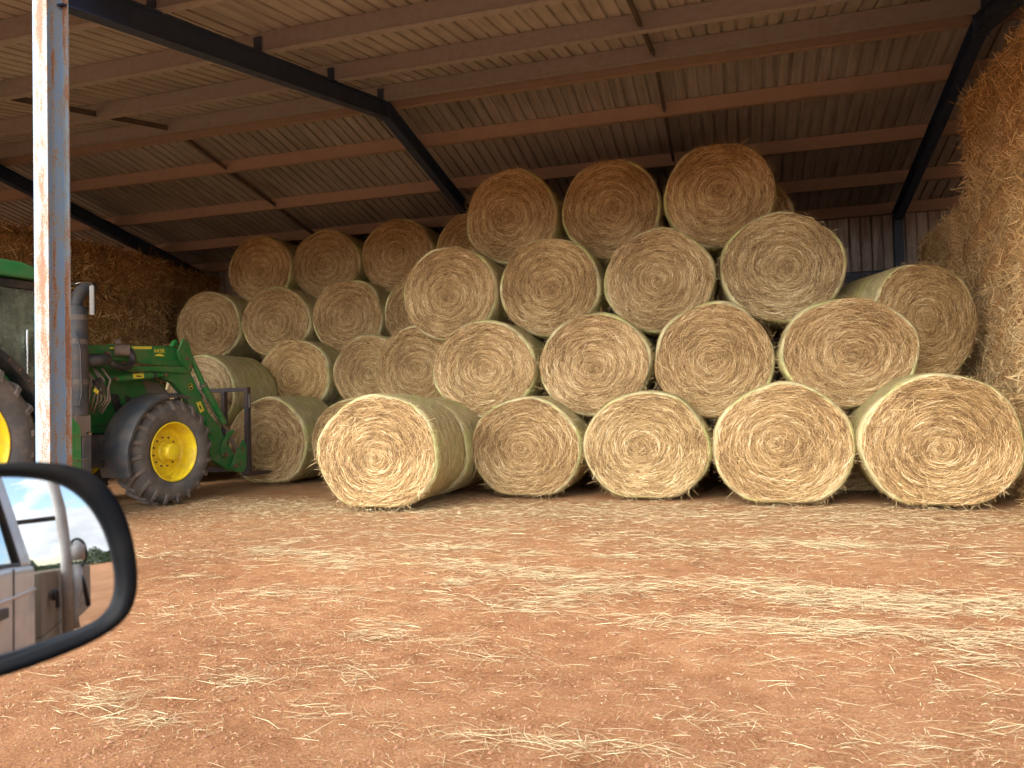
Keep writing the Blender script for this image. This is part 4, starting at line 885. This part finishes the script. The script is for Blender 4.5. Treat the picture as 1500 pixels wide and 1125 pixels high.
    MB().tube([(-1.72, .28, 1.55), (-1.72, .27, 2.15)], .012, 8).build('door_handle_bar', M_CHROME, cab)
    st_ = MB().box(-2.9, -2.45, .8, 1.3, 1.3, 1.45).box(-2.95, -2.82, .8, 1.3, 1.4, 2.1).build('driver_seat', M_BLACK, T, bevel=.05)
    MB().tube([(-2.0+.19*math.cos(a)*.8, 1.05+.19*math.sin(a), 1.85+.19*math.cos(a)*.5) for a in np.linspace(0, 2*PI, 22)], .016, 8).tube([(-1.75, 1.05, 1.3), (-2.0, 1.05, 1.85)], .03, 10).build('steering_wheel', M_BLACK, T, smooth=True)
    MB().box(-1.85, -1.62, .8, 1.3, 1.2, 1.7).build('dashboard', M_BLACK, T, bevel=.04)
tractor()

# ------------------------------------------------------------------ ute the picture is taken from (local x forward, y inboard, z up)
U = empty('white_ute', (0, 0, 0), R(160)); tag(U, 'white tray ute parked facing left, its black framed side mirror in the near left corner', 'ute')
Uinv = Matrix.Rotation(R(-160), 4, 'Z')
M0 = Vector((-.5321, .492, 1.0755)); MN = Vector((.8229, -.5617, .0859)); MR = Vector((.5637, .826, 0)); MU = Vector((-.0709, .0484, .9963))
MIR_R = 1.25
def wl(p): return Uinv @ p
def smooth_loop(pts, k=3):
    P = [Vector((*p, 0)) for p in pts]
    for _ in range(k):
        Q = []
        for i in range(len(P)):
            a, b = P[i], P[(i+1) % len(P)]; Q += [a*.75+b*.25, a*.25+b*.75]
        P = Q
    return [(p.x, p.y) for p in P]
out_loop = smooth_loop([(-.135, .070), (-.118, .083), (-.08, .0885), (-.0379, .0888), (-.0103, .088), (.016, .0825), (.036, .068), (.049, .0435), (.056, .0147), (.0582, -.0144), (.0555, -.0345), (.046, -.0495), (.0256, -.060), (-.0037, -.0678), (-.0401, -.074), (-.09, -.077), (-.12, -.070), (-.137, -.045), (-.14, .03)])
glass_loop = smooth_loop([(-.125, .062), (-.11, .075), (-.075, .081), (-.038, .0795), (-.0152, .0765), (.0055, .0695), (.0222, .0535), (.034, .031), (.0408, .0053), (.0432, -.0177), (.040, -.0355), (.0305, -.0465), (.0159, -.0515), (-.0035, -.0555), (-.0399, -.0628), (-.09, -.067), (-.112, -.06), (-.127, -.04), (-.13, .02)])
def wm(u, v, d): return wl(M0+MR*u+MU*v+MN*d)
def build_mirror():
    n = len(out_loop); vs = []; fs = []
    cx, cy = -.04, .005
    rings = [(glass_loop, 1.0, -.004), (glass_loop, 1.0, .006), ('mix', .35, .013), (out_loop, .985, .011), (out_loop, 1.0, .002), (out_loop, 1.005, -.012), (out_loop, .98, -.040), (out_loop, .88, -.068), (out_loop, .62, -.088), (out_loop, .2, -.095)]
    for lp, s, d in rings:
        for i in range(n):
            if lp == 'mix': u = glass_loop[i][0]*(1-s)+out_loop[i][0]*s; v = glass_loop[i][1]*(1-s)+out_loop[i][1]*s
            else: u = cx+(lp[i][0]-cx)*s; v = cy+(lp[i][1]-cy)*s
            vs.append(wm(u, v, d))
    for k in range(len(rings)-1):
        for i in range(n): fs.append((k*n+i, k*n+(i+1) % n, (k+1)*n+(i+1) % n, (k+1)*n+i))
    fs.append(tuple(range((len(rings)-1)*n, len(rings)*n)))
    hs = MB().add(vs, fs).build('mirror_housing', M_MIRB, U, smooth=True)
    # convex glass
    TILT = -.068; vs = [wm(cx, cy, -.003-TILT*(cx+.01))]; fs = []; K = 24
    for k in range(1, K+1):
        for i in range(n):
            u = cx+(glass_loop[i][0]-cx)*k/K*1.005; v = cy+(glass_loop[i][1]-cy)*k/K*1.005
            vs.append(wm(u, v, -.003-TILT*(u+.01)-((u-cx)**2+(v-cy)**2)/(2*MIR_R)))
    for i in range(n): fs.append((0, 1+i, 1+(i+1) % n))
    for k in range(1, K):
        for i in range(n): fs.append((1+(k-1)*n+i, 1+k*n+i, 1+k*n+(i+1) % n, 1+(k-1)*n+(i+1) % n))
    MB().add(vs, fs).build('mirror_glass', M_MIRROR, hs, smooth=True)
    MB().tube([wm(-.11, -.02, -.05), wl(Vector((-.60, .28, .97)))], .028, 12).build('mirror_arm', M_MIRB, U, smooth=True)
build_mirror()
def ute():
    s = .10   # side plane of the cab and tray
    # cab shell: side panel with window hole, rear wall, roof, far side, bonnet
    side_out = [(1.3, .45), (1.3, .98), (.62, 1.05), (-.10, 1.08), (-.62, 1.10), (-.95, 1.10), (-.95, .45)]
    body = MB().prism(side_out, s, s+.06).prism(side_out, s+1.6, s+1.66)
    body.box(-.95, -.90, s+.062, s+1.598, .45, 1.12)
    body.prism([(.62, 1.02), (1.3, .99), (2.3, .93), (2.42, .80), (2.42, .42), (1.3, .42), (.9, .42)], s+.09, s+1.57)
    body.box(-.9, 1.3, s+.062, s+1.598, .40, .449)
    bd = body.build('cab_body', M_WHITE, U, bevel=.02)
    for yy in (s+.012, s+1.59):      # pillars
        y2 = yy+.05
        pl = MB(); inn = .13 if yy < 1 else -.13
        pl.add([(-.95, yy, 1.101), (-.78, yy, 1.101), (-.78, y2, 1.101), (-.95, y2, 1.101), (-.86, yy+inn, 1.66), (-.72, yy+inn, 1.66), (-.72, y2+inn, 1.66), (-.86, y2+inn, 1.66)], [(0, 3, 2, 1), (4, 5, 6, 7), (0, 1, 5, 4), (1, 2, 6, 5), (2, 3, 7, 6), (3, 0, 4, 7)])
        pl.build('rear_pillar', M_WHITE, bd, bevel=.01)
    MB().box(-.88, .05, s+.16, s+1.48, 1.662, 1.70).build('cab_roof', M_WHITE, U, bevel=.015)
    gl = MB().add([(-.775, s+.03, 1.102), (-.35, s+.03, 1.102), (-.35, s+.15, 1.655), (-.70, s+.15, 1.655)], [(0, 1, 2, 3)]); gl.build('side_window', M_GLASS, bd)
    MB().tube([(-.775, s+.025, 1.105), (-.33, s+.025, 1.10), (-.33, s+.15, 1.655), (-.70, s+.15, 1.655), (-.775, s+.025, 1.105)], .012, 8).build('window_seal', M_BLACK, bd)
    MB().box(-.50, -.34, s-.018, s-.001, .92, .955).tube([(-.42, s-.002, .80), (-.42, s-.006, .80)], .02, 10).build('door_handle', M_BLACK, bd, bevel=.004)
    MB().beam((-.93, s-.004, .99), (1.28, s-.004, .93), .008, .012).build('body_crease', M_WHITE, bd, bevel=.003)
    MB().beam((-.62, s-.0015, 1.09), (-.60, s-.0015, .5), .003, .008).build('door_gap', M_BLACK, bd)
    # wheels
    for x in (1.45, -1.9):
        for y0 in (s+.02, s+1.42):
            w_ = MB().rev([(y0, .18), (y0, .33), (y0+.03, .36), (y0+.19, .36), (y0+.22, .33), (y0+.22, .18)], x, .36, 40, True).build('wheel', M_TYRE, U, smooth=True, autos=True)
            MB().rev([(y0+.02, .182), (y0+.05, .17), (y0+.06, .06), (y0+.03, .05), (y0+.03, .0001)], x, .36, 30).build('wheel_rim', M_WHITETUBE, w_, smooth=True, autos=True)
    MB().box(-3.0, 2.2, s+.4, s+.5, .38, .46).box(-3.0, 2.2, s+1.15, s+1.25, .38, .46).build('chassis_rail', M_BLACK, U)
    # tray with board side and headboard
    tr = MB().box(-3.05, -1.05, s+.0, s+1.66, .66, .74).box(-3.05, -1.05, s, s+.035, .745, 1.06).box(-3.05, -1.05, s+1.625, s+1.66, .745, 1.06).box(-3.05, -3.01, s+.036, s+1.624, .745, 1.06).box(-1.09, -1.05, s+.036, s+1.624, .745, 1.06)
    t = tr.build('tray', M_TRAY, U, bevel=.005)
    MB().tube([(-1.24, s-.012, .93), (-1.24, s-.035, .93)], .03, 12).tube([(-1.24, s-.035, .95), (-1.24, s-.04, .86)], .012, 8).build('tray_latch', M_BLACK, t)
    # stock rack hoops
    for x in (-1.48,):
        pts = [(x, s-.05, .60), (x, s-.045, 1.15), (x, s-.02, 1.42), (x, s+.03, 1.68), (x, s+.10, 1.84), (x, s+.22, 1.93), (x, s+.42, 1.96), (x, s+1.24, 1.96), (x, s+1.44, 1.93), (x, s+1.56, 1.84), (x, s+1.63, 1.68), (x, s+1.68, 1.42), (x, s+1.705, 1.15), (x, s+1.71, .6)]
        MB().tube(pts, .032, 14).build('rack_hoop', M_WHITETUBE, U, smooth=True)
    rb = MB()
    for z, yo in ((1.37, .0), (1.75, .02)):
        rb.tube([(-1.48, s+yo, z), (-1.48, s+1.66-yo, z)], .015, 10); 
    rb.build('rack_crossbar', M_BLACK, U, smooth=True)
    MB().tube([(-1.48, s+.27, 1.37), (-1.48, s+.33, 1.37)], [.05, .05], 10).tube([(-1.46, s+.30, 1.42), (-1.44, s+.32, 1.30)], .03, 8).build('rack_clamp', M_BLACK, U)
    # white lamp and wire loop hanging outside the hoop
    MB().tube([(-1.50, s-.10, 1.10), (-1.50, s-.10, 1.18), (-1.50, s-.095, 1.215)], [.045, .05, .02], 14).tube([(-1.5, s-.09, 1.08), (-1.5, s-.10, .92), (-1.5, s-.08, .80), (-1.5, s-.09, .70)], [.035, .03, .018, .02], 12).build('hanging_jug', M_WHITETUBE, U, smooth=True)
    MB().tube([(-1.5, s-.10-.05*math.cos(a), 1.14+.09*math.sin(a)) for a in np.linspace(-PI/2, PI*1.2, 18)], .008, 8).tube([(-1.5, s-.10, 1.05), (-1.5, s-.135, .95), (-1.5, s-.155, .82)], .013, 8).build('wire_loop', M_BLACK, U, smooth=True)
ute()
